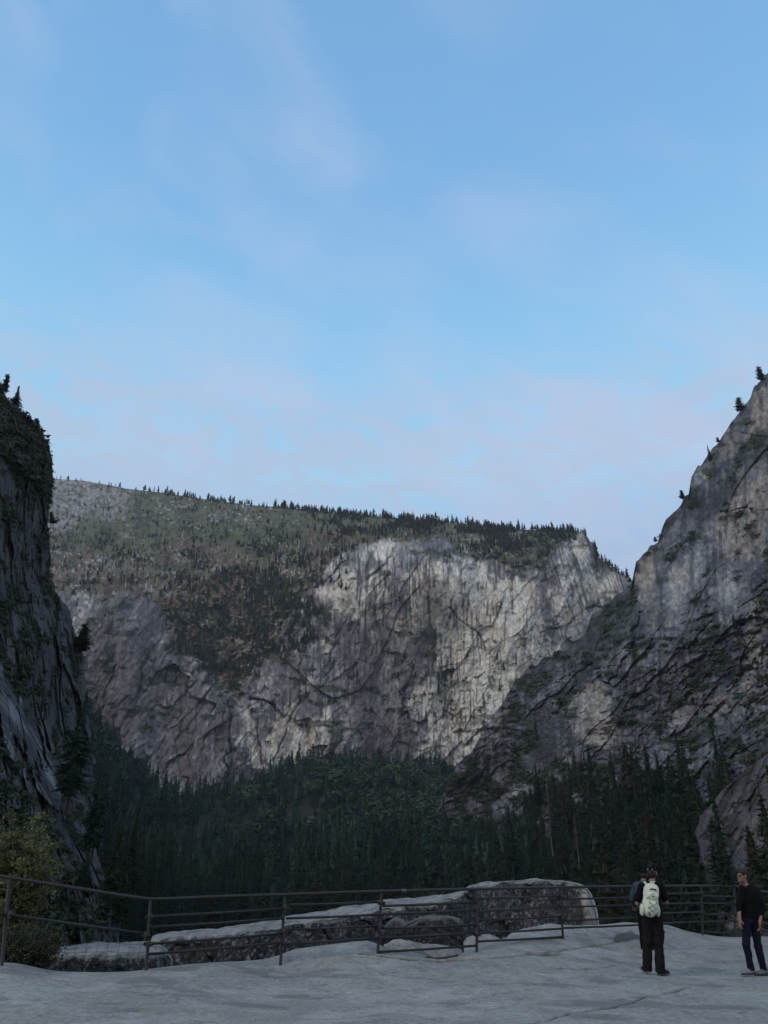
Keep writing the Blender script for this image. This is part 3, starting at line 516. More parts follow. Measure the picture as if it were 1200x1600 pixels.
# ------------------------------------------------------------------ trees
def conifer_mesh(seed, h=1.0, R=.15, base=.1, nb=120, ns=9, spray=.30, droop=.25, fill=1.0, power=.85, col=(.030, .042, .022), gaps=.1, core=.36, nl=16):
    """crown of needle sprays on drooping whorled branches; unit height. returns V, tris, colours"""
    r = np.random.RandomState(seed)
    nw = max(5, int(nb/(11 if nb > 150 else 6)))
    t = base+(1-base)*((np.floor(np.arange(nb)/nb*nw)+.5+(r.rand(nb)-.5)*.45+.5*(r.rand(nb) < .12)*(r.rand(nb)-.5))/nw)**1.08; t = np.clip(t, base, .985)
    keep = r.rand(nb) > gaps; t = t[keep]; n = len(t)
    az = r.rand(n)*6.283+np.arange(n)*2.4
    lump = .75+.5*np.sin(t*9+r.rand()*6)*.3+.25*np.cos(az*2+r.rand()*6)*.4
    L = R*((1-t)**power*(1-base)**-power*1.0+.03)*np.clip(lump, .5, 1.3)*(.65+.5*r.rand(n))
    low = sst(base, base+.12, t)*.5+.5; L = L*low
    rise = .35-1.0*(1-t)*droop*2+.15*r.randn(n)
    s = (np.arange(ns)+.5)/ns
    s = s[None]*np.ones((n, 1))+(r.rand(n, ns)-.5)*.6/ns
    ca, sa = np.cos(az)[:, None], np.sin(az)[:, None]
    px = ca*L[:, None]*s; py = sa*L[:, None]*s; pz = t[:, None]+L[:, None]*(rise[:, None]*s-droop*1.3*s*s)
    out = []; cols = []
    for side in (-1, 1):
        a2 = az[:, None]+side*(.5+.7*r.rand(n, ns)); sl = spray*L[:, None]*(1.25-.75*s)*(.6+.7*r.rand(n, ns))+.006
        tx = px+np.cos(a2)*sl; ty = py+np.sin(a2)*sl; tz = pz-sl*(.25+.5*r.rand(n, ns))*(1 if droop > 0 else .2)+sl*.1
        wd = sl*.34*fill; qx = -np.sin(a2)*wd; qy = np.cos(a2)*wd; qz = (r.rand(n, ns)-.5)*wd*1.6
        A = np.stack([px-ca*wd*.6, py-sa*wd*.6, pz+wd*.25], -1); B = np.stack([px+ca*wd, py+sa*wd, pz-wd*.2], -1)
        Cc = np.stack([tx+qx*.4, ty+qy*.4, tz+qz], -1)
        out.append(np.stack([A, B, Cc], 2).reshape(-1, 3, 3))
        cv = (.65+.7*r.rand(n, ns))*(.85+.3*s); cols.append(cv.reshape(-1))
    # branch axis sprays hanging as thin fans
    e = np.stack([np.stack([px[:, 0]*0, py[:, 0]*0, t], -1), np.stack([ca[:, 0]*L*1.05, sa[:, 0]*L*1.05, t+L*(rise-droop*1.4)], -1), np.stack([ca[:, 0]*L*.55-sa[:, 0]*L*.06, sa[:, 0]*L*.55+ca[:, 0]*L*.06, t+L*(rise*.5-droop*.6)-L*.12], -1)], 1)
    out.append(e); cols.append(.6+.4*r.rand(n))
    # leader
    k = 5; zt = 1-.05*np.arange(k)/k; e = []
    for z in zt:
        a = r.rand()*6.28; w = .012+(1-z)*.2; e.append([[0, 0, z+.02], [math.cos(a)*w, math.sin(a)*w, z-.02], [0, 0, z-.025]])
    out.append(np.array(e)); cols.append(np.ones(k))
    # ragged foliage cone added inside the crown to block light, tinted darker
    kk = 7 if nl < 12 else 11; lv = np.linspace(base+.03, .93, nl); e = []
    for a_, b_ in zip(lv[:-1], lv[1:]):
        for q in range(kk):
            t0, t1 = 6.283*q/kk+a_*7, 6.283*(q+1)/kk+a_*7; rw = R*core*(.55+.9*r.rand())*((1-a_)/(1-base))**power*(.8+.4*r.rand()); rn = R*core*((1-b_)/(1-base))**power*.55
            e.append([[math.cos(t0)*rw, math.sin(t0)*rw, a_-.03*r.rand()], [math.cos(t1)*rw, math.sin(t1)*rw, a_-.03*r.rand()], [math.cos((t0+t1)/2)*rn, math.sin((t0+t1)/2)*rn, b_+.02]])
    out.append(np.array(e)); cols.append(.7+.3*r.rand(len(e)))
    T = np.concatenate(out); cv = np.concatenate(cols)
    Vv = T.reshape(-1, 3)*h
    c = np.repeat(cv, 3)[:, None]*np.array(col)[None]
    return Vv, np.arange(len(Vv)).reshape(-1, 3), c
def trunk_mesh(h, r0, lean=0, seed=0, top=.97, nseg=7, wob=.01):
    rr = np.random.RandomState(seed); zs = np.linspace(-.02, top, nseg); V_ = []; k = 7
    for i, z in enumerate(zs):
        ra = r0*(1-z*.93)*(1.25 if i == 0 else 1); ox, oy = rr.randn(2)*wob*(0 if i in (0, nseg-1) else 1)
        for j in range(k): V_.append((ra*math.cos(6.283*j/k)+ox*h*.5, ra*math.sin(6.283*j/k)+oy*h*.5, z*h))
    Fq = [(i*k+j, i*k+(j+1) % k, (i+1)*k+(j+1) % k, (i+1)*k+j) for i in range(nseg-1) for j in range(k)]
    return np.array(V_), np.array(Fq)
rng = np.random.RandomState(7)
NEEDLE = np.array((.019, .032, .014)); NEEDLE2 = np.array((.014, .033, .021)); OLIVE = np.array((.032, .037, .016))
# --- the valley forest: 300 nearest as things, the rest as one mass
def lay_forest():
    pts = []
    D = 84.0
    while D < 1120:
        stepd = 7.5+D*.0075; w = stepd/(D*1.1)*F
        xs = np.arange(40, 1135, w)+rng.rand()*w; xs = xs+(rng.rand(len(xs))-.5)*w*.95; Ds = D+(rng.rand(len(xs))-.5)*stepd*.95
        pts.append(np.stack([xs, Ds], -1)); D += stepd
    P = np.concatenate(pts); x, D = P[:, 0], P[:, 1]
    lim = interp(x, [(40, 1090), (600, 1110), (690, 1100), (705, 760), (720, 620), (780, 540), (850, 450), (930, 380), (1000, 330), (1060, 300), (1085, 255), (1100, 170), (1140, 140)])
    leftlim = interp(x, [(40, 2000), (120, 2000), (150, 150), (165, 100), (200, 60), (2000, 60)])
    ok = (D < lim) & (D > leftlim)
    dens = fbm(x/60, D/60, 601, 4)
    ok &= dens > -.52
    # rocky clearings seen in the canopy
    for cx, cD, rx, rD in ((498, 820, 10, 40), (600, 1060, 18, 35)): ok &= ((x-cx)/rx)**2+((D-cD)/rD)**2 > rng.rand(len(x))*1.3
    return x[ok], D[ok], dens[ok]
fx, fD, fdens = lay_forest()
fP = valley_at(fx, fD)
fpx, fpy, fzc = proj(fP)
fh = (15+24*rng.rand(len(fx))**1.5+8*fdens)*np.where(fD < 260, .88, 1.0)
fh *= np.interp(fD, [600, 900], [1, .8])
fh *= interp(fx, [(0, 1), (760, 1), (860, 1.18), (1040, 1.18), (1090, .85)])
_tx, _ty, _ = proj(fP+np.stack([0*fh, 0*fh, fh], -1))
_spur = interp(_tx, [(640, 1000), (655, 1240), (668, 1312), (700, 1296), (760, 1272), (800, 1248), (830, 1222), (855, 1185), (900, 1150), (1200, 1100)])
cull = (_tx > 655) & (_tx < 880) & (fD < 690) & (_ty < _spur+14*(rng.rand(len(fx))-.5)); fh = np.where(cull & (rng.rand(len(fx)) < .5), 0, np.where(cull, 9.0, fh))
_tx, _ty, _ = proj(fP+np.stack([0*fh, 0*fh, fh], -1)); fh = np.where((_tx > 655) & (_tx < 880) & (fD < 690) & (_ty < _spur), 0, fh)
vis = (fh > 1) & (_ty < interp(_tx, [(0, 1450), (300, 1450), (450, 1420), (600, 1400), (740, 1385), (930, 1378), (940, 1440), (1200, 1450)])) & (_tx > 100) & (_tx < 1200)
size = np.where(vis, fh/fzc, 0); order = np.argsort(-size)
NI = 270; near_i = order[:NI]; far_i = order[NI:]
variants = []
for k in range(6):
    cv = [NEEDLE, NEEDLE2, NEEDLE*1.15, OLIVE*.75, NEEDLE2*.9, NEEDLE][k]
    V_, F_, C_ = conifer_mesh(700+k, 1.0, R=[.20, .17, .22, .23, .16, .19][k], base=[.08, .14, .06, .16, .10, .18][k], nb=[420, 380, 440, 340, 400, 360][k], ns=13, spray=.20, droop=[.22, .16, .26, .08, .2, .14][k], fill=1.0, power=[.85, .8, .9, .6, .9, .7][k], col=cv)
    variants.append((V_, F_, C_))
def make_conifer(name, k, trunk_r=.012):
    root = empty(name, (0, 0, 0))
    V_, F_, C_ = variants[k]
    mesh_np('crown', V_, F_, M['needles'], C_, smooth=False, parent=root)
    tv, tf = trunk_mesh(1, trunk_r, seed=k); mesh_np('trunk', tv, tf, M['bark'], parent=root)
    return root
protos = [make_conifer('conifer', k) for k in range(6)]
used = [False]*6
def place_tree(k, loc, h, label, group=None, rot=None, cat='tree', wid=1.0):
    if not used[k]: r = protos[k]; used[k] = True
    else:
        r = protos[k].copy(); COL.objects.link(r)
        for ch in protos[k].children:
            c = ch.copy(); COL.objects.link(c); c.parent = r
    r.location = loc; r.scale = (h*wid, h*wid, h); r.rotation_euler = rot if rot else (0, 0, random.random()*6.28)
    tag(r, label, cat, group); return r
random.seed(3)
def zone(x):
    if x < 300: return 'dark conifer in the left part of the valley forest, beside the left cliff', 'conifers in the left part of the valley forest'
    if x < 520: return 'dark conifer in the valley forest above the left half of the rock ledge', 'conifers above the left half of the ledge'
    if x < 740: return 'dark conifer in the valley forest above the middle railing panels', 'conifers above the middle railing panels'
    if x < 940: return 'dark conifer in the valley forest above the rounded end of the ledge', 'conifers above the rounded end of the ledge'
    return 'dark conifer in the right part of the forest, below the right mountain', 'conifers below the right mountain'
for i in near_i:
    k = int(rng.randint(6)); 
    place_tree(k, tuple(fP[i]-np.array((0, 0, .4))), float(fh[i]), *zone(float(_tx[i])), wid=.85+.35*rng.rand())
def bake(name, lods, pos, hs, wids, ks, cm, mat):
    Vs, Fs, Cs = [], [], []; off = 0
    for k, (V_, F_, C_) in enumerate(lods):
        idx = np.where(ks == k)[0]
        if not len(idx): continue
        a = rng.rand(len(idx))*6.283; ca, sa = np.cos(a)[:, None], np.sin(a)[:, None]
        h = hs[idx][:, None]; w = (hs*wids)[idx][:, None]
        X = (V_[None, :, 0]*ca-V_[None, :, 1]*sa)*w+pos[idx, 0][:, None]; Y = (V_[None, :, 0]*sa+V_[None, :, 1]*ca)*w+pos[idx, 1][:, None]; Z = V_[None, :, 2]*h+pos[idx, 2][:, None]
        Vs.append(np.stack([X, Y, Z], -1).reshape(-1, 3)); Cs.append((C_[None]*cm[idx][:, None, :]).reshape(-1, 3))
        Fs.append((F_[None]+(np.arange(len(idx))*len(V_))[:, None, None]).reshape(-1, F_.shape[1])+off); off += len(idx)*len(V_)
    return Vs, Fs, Cs
lodA = [conifer_mesh(800+k, 1, R=[.20, .17, .22, .21][k], base=.08, core=.42, nl=9, nb=110, ns=4, spray=.34, droop=.2, fill=1.5, power=[.8, .7, .85, .6][k], col=(1, 1, 1), gaps=.05) for k in range(4)]
lodB = [conifer_mesh(820+k, 1, R=[.20, .18, .23, .25][k], base=.08, core=.45, nl=6, nb=48, ns=3, spray=.42, droop=.2, fill=1.9, power=[.8, .7, .8, .5][k], col=(1, 1, 1), gaps=.0) for k in range(4)]
FV, FF, FC = [], [], []
def add_mass(lods, pos, hs, wids, cm):
    global FV, FF, FC
    off = sum(len(v) for v in FV)
    a, b, c = bake('', lods, pos, hs, wids, rng.randint(0, len(lods), len(pos)), cm, None)
    for f in b: FF.append(f+off)
    FV += a; FC += c
def tone(n, base, var=.3):
    return np.array(base)[None]*(1-var+2*var*rng.rand(n, 1))*np.stack([1+.12*rng.randn(n), np.ones(n), 1+.1*rng.randn(n)], -1)
sel = far_i[(_ty[far_i] < 1500) & (fh[far_i] > 1)]
mA = sel[fD[sel] < 620]; mB = sel[fD[sel] >= 620]
add_mass(lodA, fP[mA]-np.array((0, 0, .4)), fh[mA], 1.05+.5*rng.rand(len(mA)), tone(len(mA), NEEDLE2*1.05, .55)*(1+.9*np.clip(fdens[mA], -.5, .5))[:, None])
add_mass(lodB, fP[mB]-np.array((0, 0, .4)), fh[mB], 1.15+.55*rng.rand(len(mB)), tone(len(mB), NEEDLE2*1.1, .55)*(1+.9*np.clip(fdens[mB], -.5, .5))[:, None])
def leafball(seed):
    r = np.random.RandomState(seed); n = 90; d = r.randn(n, 3); d /= np.linalg.norm(d, axis=1)[:, None]; c = d*np.array((.36, .36, .40))*(.6+.45*r.rand(n, 1))*(1+.25*np.sin(d[:, :1]*5+seed)); c[:, 2] += .55
    a = r.randn(n, 3); a /= np.linalg.norm(a, axis=1)[:, None]; b = np.cross(d, a); q = .10+.09*r.rand(n, 1); T = np.stack([c+a*q, c+b*q, c-a*q*.7-b*q*.5], 1)
    return T.reshape(-1, 3), np.arange(3*n).reshape(-1, 3), np.repeat(.65+.7*r.rand(n), 3)[:, None]*np.ones((1, 3))
balls = [leafball(870+k) for k in range(4)]
qx = 400+310*rng.rand(1300); qD = 700+320*rng.rand(1300)**.7; w_ = (sst(-.1, .25, fbm(qx/40, qD/50, 655, 3)+.25*np.exp(-((qx-640)/50)**2)+.1*np.exp(-((qx-470)/40)**2)-.02) > rng.rand(1300)) & (qD < 1015); qx = qx[w_]; qD = qD[w_]
add_mass(balls, valley_at(qx, qD), 11+9*rng.rand(len(qx)), 1.0+.5*rng.rand(len(qx)), tone(len(qx), np.array((.032, .050, .024)), .35))
# --- trees of the far mountain: ridge line, slope, gully, ledges
def on_grid(G, j, i): return G['P'][j, i]
def pick(G, n, wfun):
    w = wfun(G).ravel(); w = np.clip(w, 0, None); w = w/w.sum(); k = rng.choice(len(w), n, p=w); return np.unravel_index(k, G['X'].shape)
lodC = [conifer_mesh(840+k, 1, R=[.19, .16, .22, .15][k], base=[.08, .15, .2, .1][k], core=.5, nl=4, nb=18, ns=2, spray=.6, droop=.18, fill=2.6, power=.75, col=(1, 1, 1), gaps=0) for k in range(4)]
xsr = []
x = 60.0
while x < 990:
    dn = interp(x, [(60, .30), (180, .35), (230, .8), (350, .9), (450, .9), (520, 1.3), (800, 1.1), (900, .9), (930, .3), (940, .9), (990, .8)])
    x += 2.6/dn*(.4+1.2*rng.rand())*(1+2.2*float(sst(.0, .35, vn(np.array([x/14.]), np.array([3.]), 5)[0]-.45))); xsr.append(x)
xsr = np.array(xsr)
for row in range(3):
    n = len(xsr); xx = xsr+rng.randn(n)*2; ci = np.clip(((xx+60)/1.05).astype(int), 0, FAR['X'].shape[1]-1)
    Pp = FAR['P'][row, ci].copy(); Pp[:, 1] += row*0; hh = (7+15*rng.rand(n)**1.5)*(.75+.5*vn(xx/18, xx*0, 9))*interp(xx, [(60, .8), (200, 1), (250, 1.15), (900, 1.0), (990, 1.0)])*1.0
    add_mass(lodC, Pp-np.array((0, 0, .6)), hh, 1.2+.7*rng.rand(n), tone(n, NEEDLE*.8, .35))
def wslope(G):
    X, Y = G['X'], G['Y']; ne = 1-G['face']
    cl = sst(-.05, .25, fbm(G['u']/38, G['v']/16, 651, 4))
    band = .09+.75*np.exp(-((Y-885)/38)**2)*sst(90, 140, X)*cl+.35*np.exp(-((Y-845)/25)**2)*cl
    rid = polymask(X, Y, [(480, 795), (560, 800), (700, 812), (850, 828), (920, 832), (910, 842), (840, 850), (800, 866), (750, 862), (700, 838), (640, 836), (590, 832), (540, 835), (500, 822)], 9)*1.5*sst(-.25, .15, fbm(G['u']/30, G['v']/14, 654, 4))
    return (band+rid)*(ne+.5*rid)
j, i = pick(FAR, 3600, wslope); n = len(j)
yy = FAR['Y'][j, i]; add_mass(lodC, FAR['P'][j, i]-np.array((0, 0, .5)), (8+9*rng.rand(n)**1.5), 1.1+.7*rng.rand(n), tone(n, np.array((.034, .040, .024)), .4))
def wgul(G):
    return (G['gul']*sst(.0, .3, fbm(G['u']/22, G['v']/22, 652, 4)+.10)+.35*polymask(G['X'], G['Y'], [(250, 925), (450, 880), (540, 870), (520, 940), (430, 960), (300, 960)], 22)*sst(0, .3, fbm(G['u']/18, G['v']/18, 653, 4)+.05))+.05*G['ledge']*G['face']*sst(1180, 1100, G['Y'])
j, i = pick(FAR, 1250, wgul); n = len(j)
add_mass(lodC, FAR['P'][j, i]-np.array((0, 0, .5)), (9+11*rng.rand(n)**1.3), 1.1+.6*rng.rand(n), tone(n, np.array((.028, .040, .020)), .4))
# --- trees on the right mountain's terraces
def wright(G):
    X, Y = G['X'], G['Y']
    ln = interp(X.ravel(), [(640, 1000), (655, 1240), (668, 1322), (700, 1310), (760, 1290), (800, 1268), (830, 1245), (855, 1205), (900, 1180), (1200, 1150)]).reshape(X.shape)
    return (G['led']*.03+2.5*G['led']*G['low']*(Y > ln+14))*(Y < 1360)
j, i = pick(RIGHT, 420, wright); n = len(j)
add_mass(lodA, RIGHT['P'][j, i]-np.array((0, 0, .5)), np.clip(9+11*rng.rand(n), 0, 22), .8+.4*rng.rand(n), tone(n, NEEDLE*.9, .35))
fo = mesh_np('conifer_forest', np.concatenate(FV), FF, M['needles'], np.concatenate(FC), smooth=False)
tag(fo, 'dense dark conifer forest carpeting the far valley floor and lining the distant ridges', 'forest', kind='stuff')
# --- brush: low leafy clumps on ledges
def clump(seed, n=46, flat=.7):
    r = np.random.RandomState(seed); d = r.randn(n, 3); d /= np.linalg.norm(d, axis=1)[:, None]; d[:, 2] = np.abs(d[:, 2])*flat; c = d*(.45+.55*r.rand(n, 1))
    a = r.randn(n, 3); a /= np.linalg.norm(a, axis=1)[:, None]; b = np.cross(d, a); s = .16+.2*r.rand(n, 1)
    T = np.stack([c+a*s, c+b*s, c-a*s*.7-b*s*.5], 1); return T.reshape(-1, 3), np.arange(3*n).reshape(-1, 3), np.repeat(.6+.8*r.rand(n), 3)[:, None]*np.ones((1, 3))
clumps = [clump(900+k) for k in range(4)]
BV, BF, BC = [], [], []
def add_brush(pos, hs, cm):
    off = sum(len(v) for v in BV)
    a, b, c = bake('', clumps, pos, hs, .9+.7*rng.rand(len(pos)), rng.randint(0, 4, len(pos)), cm, None)
    for f in b: BF.append(f+off)
    BV.extend(a); BC.extend(c)
j, i = pick(FAR, 2600, lambda G: (G['ledge']*G['face']*.7+G['gul']*.8+(1-G['face'])*.25)*(G['Y'] < 1190)); add_brush(FAR['P'][j, i]-np.array((0, 0, .8)), 1.6+2.6*rng.rand(len(j)), tone(len(j), (.036, .042, .022), .4))
j, i = pick(RIGHT, 2200, lambda G: G['led']**2*(G['Y'] < 1380)); add_brush(RIGHT['P'][j, i]-np.array((0, 0, .5)), (1.4+3.6*rng.rand(len(j))**1.6), tone(len(j), (.030, .036, .018), .4))
j, i = pick(LEFT, 2600, lambda G: G['led']**2*(G['X'] > -40)); add_brush(LEFT['P'][j, i]-np.array((0, 0, .2)), (.4+.8*rng.rand(len(j))), tone(len(j), (.026, .034, .018), .4))
# thick scrub on the crest of the left cliff
n = 560; xx = 72*rng.rand(n)**.9-8; yt = interp(xx, [(-10, 618), (0, 628), (30, 652), (60, 682), (80, 704)]); yy = yt+rng.rand(n)**1.5*90-3
Dn = l_depth(xx, yy)-2; add_brush(PT(xx, yy, Dn), .45+2.6*rng.rand(n)**2.2, tone(n, (.028, .036, .018), .4))
bo = mesh_np('brush', np.concatenate(BV), BF, M['needles'], np.concatenate(BC), smooth=False)
tag(bo, 'dark scrub clinging to ledges of the cliffs', 'brush', kind='stuff')
# --- single trees that stand out
def tree_at(k, xb, yb, D, hpx, label, lean=0, wid=1.0, group=None):
    b = PT(xb, yb, D); zc = D*cp+(b[2]-CAMH)*sp_
    h = hpx/F*zc/(cp+0*0)*.93
    return place_tree(k, tuple(b), float(h), label, group, rot=(0, math.radians(lean), random.random()*6.28) if lean else None, wid=wid)
pine_v = conifer_mesh(950, 1, R=.26, base=.35, nb=90, ns=8, spray=.36, droop=.05, fill=1.2, power=.45, col=NEEDLE, gaps=.15)
variants.append(pine_v); protos.append(None); used.append(False)
sparse = conifer_mesh(951, 1, R=.20, base=.14, nb=150, ns=10, spray=.30, droop=.26, fill=1.2, power=.75, col=NEEDLE2, gaps=.1); variants.append(sparse); protos.append(None); used.append(False)
protos[6] = make_conifer('pine_tree', 6, .014); protos[7] = make_conifer('fir_tree', 7, .011)
for a in ((7, 104, 1270, 118, 180, 'tall thin fir with a bare lower trunk leaning out beside the left cliff', 5, 1.15), (7, 143, 1345, 112, 132, 'shorter dark fir at the foot of the left cliff, below the tall leaning fir', 3, 1.25),
          (7, 18, 655, 182, 62, 'pointed fir on top of the left cliff against the sky', 2, 1.25), (6, 2, 625, 186, 48, 'fir cut by the left edge of the picture on top of the left cliff', 0, 1.0),
          (6, 122, 1040, 214, 66, 'round bushy tree growing from the corner of the left cliff halfway up', 0, 1.5), (6, 84, 828, 203, 28, 'small gnarled tree jutting out of the left cliff below its overhang', 28, 1.5), (6, 54, 684, 196, 36, 'bushy tree at the brink of the left cliff top', 8, 1.4),
          (6, 1192, 603, 512, 34, 'highest small pine on the skyline of the right mountain', 6, 1.3), (6, 1158, 652, 535, 36, 'second small pine down the skyline of the right mountain', -4, 1.2), (6, 1068, 786, 592, 22, 'lone round pine above the notch in the right mountain skyline', 0, 1.5),
          (6, 1025, 850, 610, 12, 'tiny shrubby pine low on the right mountain skyline', 0, 1.6), (6, 1123, 694, 558, 12, 'small shrub tree midway up the right mountain skyline', 0, 1.6), (6, 985, 912, 640, 10, 'shrub tree in the saddle between the two mountains', 0, 1.8),
          (0, 1035, 1245, 325, 68, 'pointed conifer standing above the forest edge under the right mountain', 0, 1.1), (2, 842, 1262, 470, 66, 'dark conifer against pale rock at the left end of the right mountain forest', 0, 1.1), (5, 928, 1262, 420, 76, 'tall conifer above its neighbours in the middle of the right forest', 0, 1.1),
          (0, 1150, 985, 395, 26, 'single small conifer on a ledge high on the right mountain face', 0, 1.3), (0, 832, 829, 1435, 14, 'largest tree on the far rim of the pale central cliff', 0, 1.6)):
    tree_at(*a)
for xb, yb, D_, hp, q in ((168, 1432, 100, 128, 'conifer hiding the foot of the left cliff, just right of its lowest corner'), (186, 1448, 96, 105, 'lower conifer right of the one at the foot of the left cliff'), (128, 1400, 96, 74, 'small conifer growing in front of the lower left cliff, above the long rail'), (196, 1410, 125, 120, 'tall conifer standing clear to the right of the left cliff foot')):
    tree_at(int(hp) % 3, xb, yb, D_, hp, q, 0, 1.15)
# snags: bare dead trunks on the burnt slope and in the valley
def snag_mesh(seed, branches=0):
    r = np.random.RandomState(seed); V_, F_ = trunk_mesh(1, .011, seed=seed, wob=.006); V_ = list(map(tuple, V_)); F_ = [tuple(f) for f in F_]; 
    for b in range(branches):
        z = .25+.7*r.rand(); a = r.rand()*6.28; L = .16*(1-z)+.03; w = .004
        p = np.array((0, 0, z)); q = np.array((math.cos(a)*L, math.sin(a)*L, z-.03+.02*r.rand())); n0 = len(V_)
        for e in ((0, 0, w), (w, -w, -w), (-w, w, -w)): V_.append(tuple(p+e))
        V_.append(tuple(q))
        F_ += [(n0, n0+1, n0+3, n0+3), (n0+1, n0+2, n0+3, n0+3), (n0+2, n0, n0+3, n0+3)]
    return np.array(V_), [np.array([f for f in F_ if f[2] != f[3]]), np.array([f[:3] for f in F_ if f[2] == f[3]])]
sv, sf = snag_mesh(5, 14); snag0 = mesh_np('dead_tree', sv, sf, M['dead_wood'])
j, i = pick(FAR, 90, lambda G: (1-G['face'])*(np.exp(-((G['Y']-900)/45)**2)+.25*np.exp(-((G['Y']-820)/30)**2))*(G['X'] > 80)*(G['X'] < 520))
for q in range(len(j)):
    s_ = snag0 if q == 0 else snag0.copy()
    if q: COL.objects.link(s_)
    h = 11+13*rng.rand(); s_.location = FAR['P'][j[q], i[q]]; s_.scale = (h*3.4, h*3.4, h); s_.rotation_euler = (rng.randn()*.05, rng.randn()*.05, rng.rand()*6)
    tag(s_, 'pale bare dead trunk standing on the burnt slope of the far mountain', 'dead tree', 'dead trunks standing on the burnt slope')
M['grey_wood'] = mat_plain('grey_wood', (.10, .092, .09), .9, nscale=1, bdist=.03)
sv, sf = snag_mesh(8, 140)
for x_, y_, D_, h_, lab in ((864, 1335, 300, 24, 'grey dead conifer with bare drooping branches in the right forest'), (905, 1345, 290, 16, 'short grey snag beside the big bare conifer in the right forest'), (498, 1290, 600, 20, 'grey dead trunk in the middle of the valley forest')):
    o = mesh_np('dead_tree', sv, sf, M['grey_wood']); o.location = PT(x_, y_, D_); o.scale = (h_, h_, h_); tag(o, lab, 'dead tree')
# ------------------------------------------------------------------ the granite platform we stand on
EDGE = [(-400, 1500, 13.4), (0, 1504, 13.6), (30, 1506, 13.7), (75, 1515, 14.0), (150, 1519, 14.2), (210, 1517, 14.4), (232, 1514, 14.55), (300, 1506, 15.0), (375, 1502, 15.4), (420, 1497, 15.8), (440, 1491, 16.0), (460, 1483, 16.3), (505, 1477, 16.6), (553, 1471, 17.0), (575, 1470, 17.0),
    (600, 1479, 16.7), (625, 1484, 16.6), (655, 1490, 16.6), (680, 1496, 16.5), (700, 1494, 16.6), (722, 1489, 16.8), (745, 1481, 17.0), (775, 1470, 17.6), (800, 1462, 18.2), (830, 1453, 18.9), (864, 1447, 19.6), (905, 1446, 20.3), (950, 1444, 21), (976, 1441, 21.5), (1005, 1443, 21.8), (1046, 1446, 22.6), (1070, 1454, 22.4), (1100, 1460, 22.6), (1130, 1463.5, 22.7), (1165, 1464, 22.6), (1200, 1463, 22.4), (1600, 1480, 20)]
edge_y = lambda x: np.interp(x, [e[0] for e in EDGE], [e[1] for e in EDGE]); edge_D = lambda x: np.interp(x, [e[0] for e in EDGE], [e[2] for e in EDGE])
GP = [(x, D, float(PT(x, y, D)[2])) for x, y, D in EDGE] + [(x, 10.6, .0) for x in (-400, 0, 300, 600, 900, 1200, 1600)] + [(x, 8, .0) for x in (-400, 600, 1600)]
for x, y, D in ((12, 1510, 13.3), (229, 1516, 14.3), (438, 1508, 15.5), (590, 1490, 16.1), (745, 1487, 16.6), (880, 1467, 18.6), (1001, 1470, 19.8), (1020, 1524, 15.5), (1175, 1526, 15.8), (1006, 1487, 18.8), (1097, 1461, 22.0)):
    GP.append((x, D, float(PT(x, y, D)[2])))
_g = rbf([(a/1000, b/20) for a, b, c in GP], [c for a, b, c in GP])
def ground_z(x, D):
    x = np.asarray(x, float); D = np.asarray(D, float)
    return np.where(D > 8, _g(np.clip(x, -400, 1600)/1000, np.maximum(D, 8)/20), _g(np.clip(x, -400, 1600)/1000, 8/20+0*D))
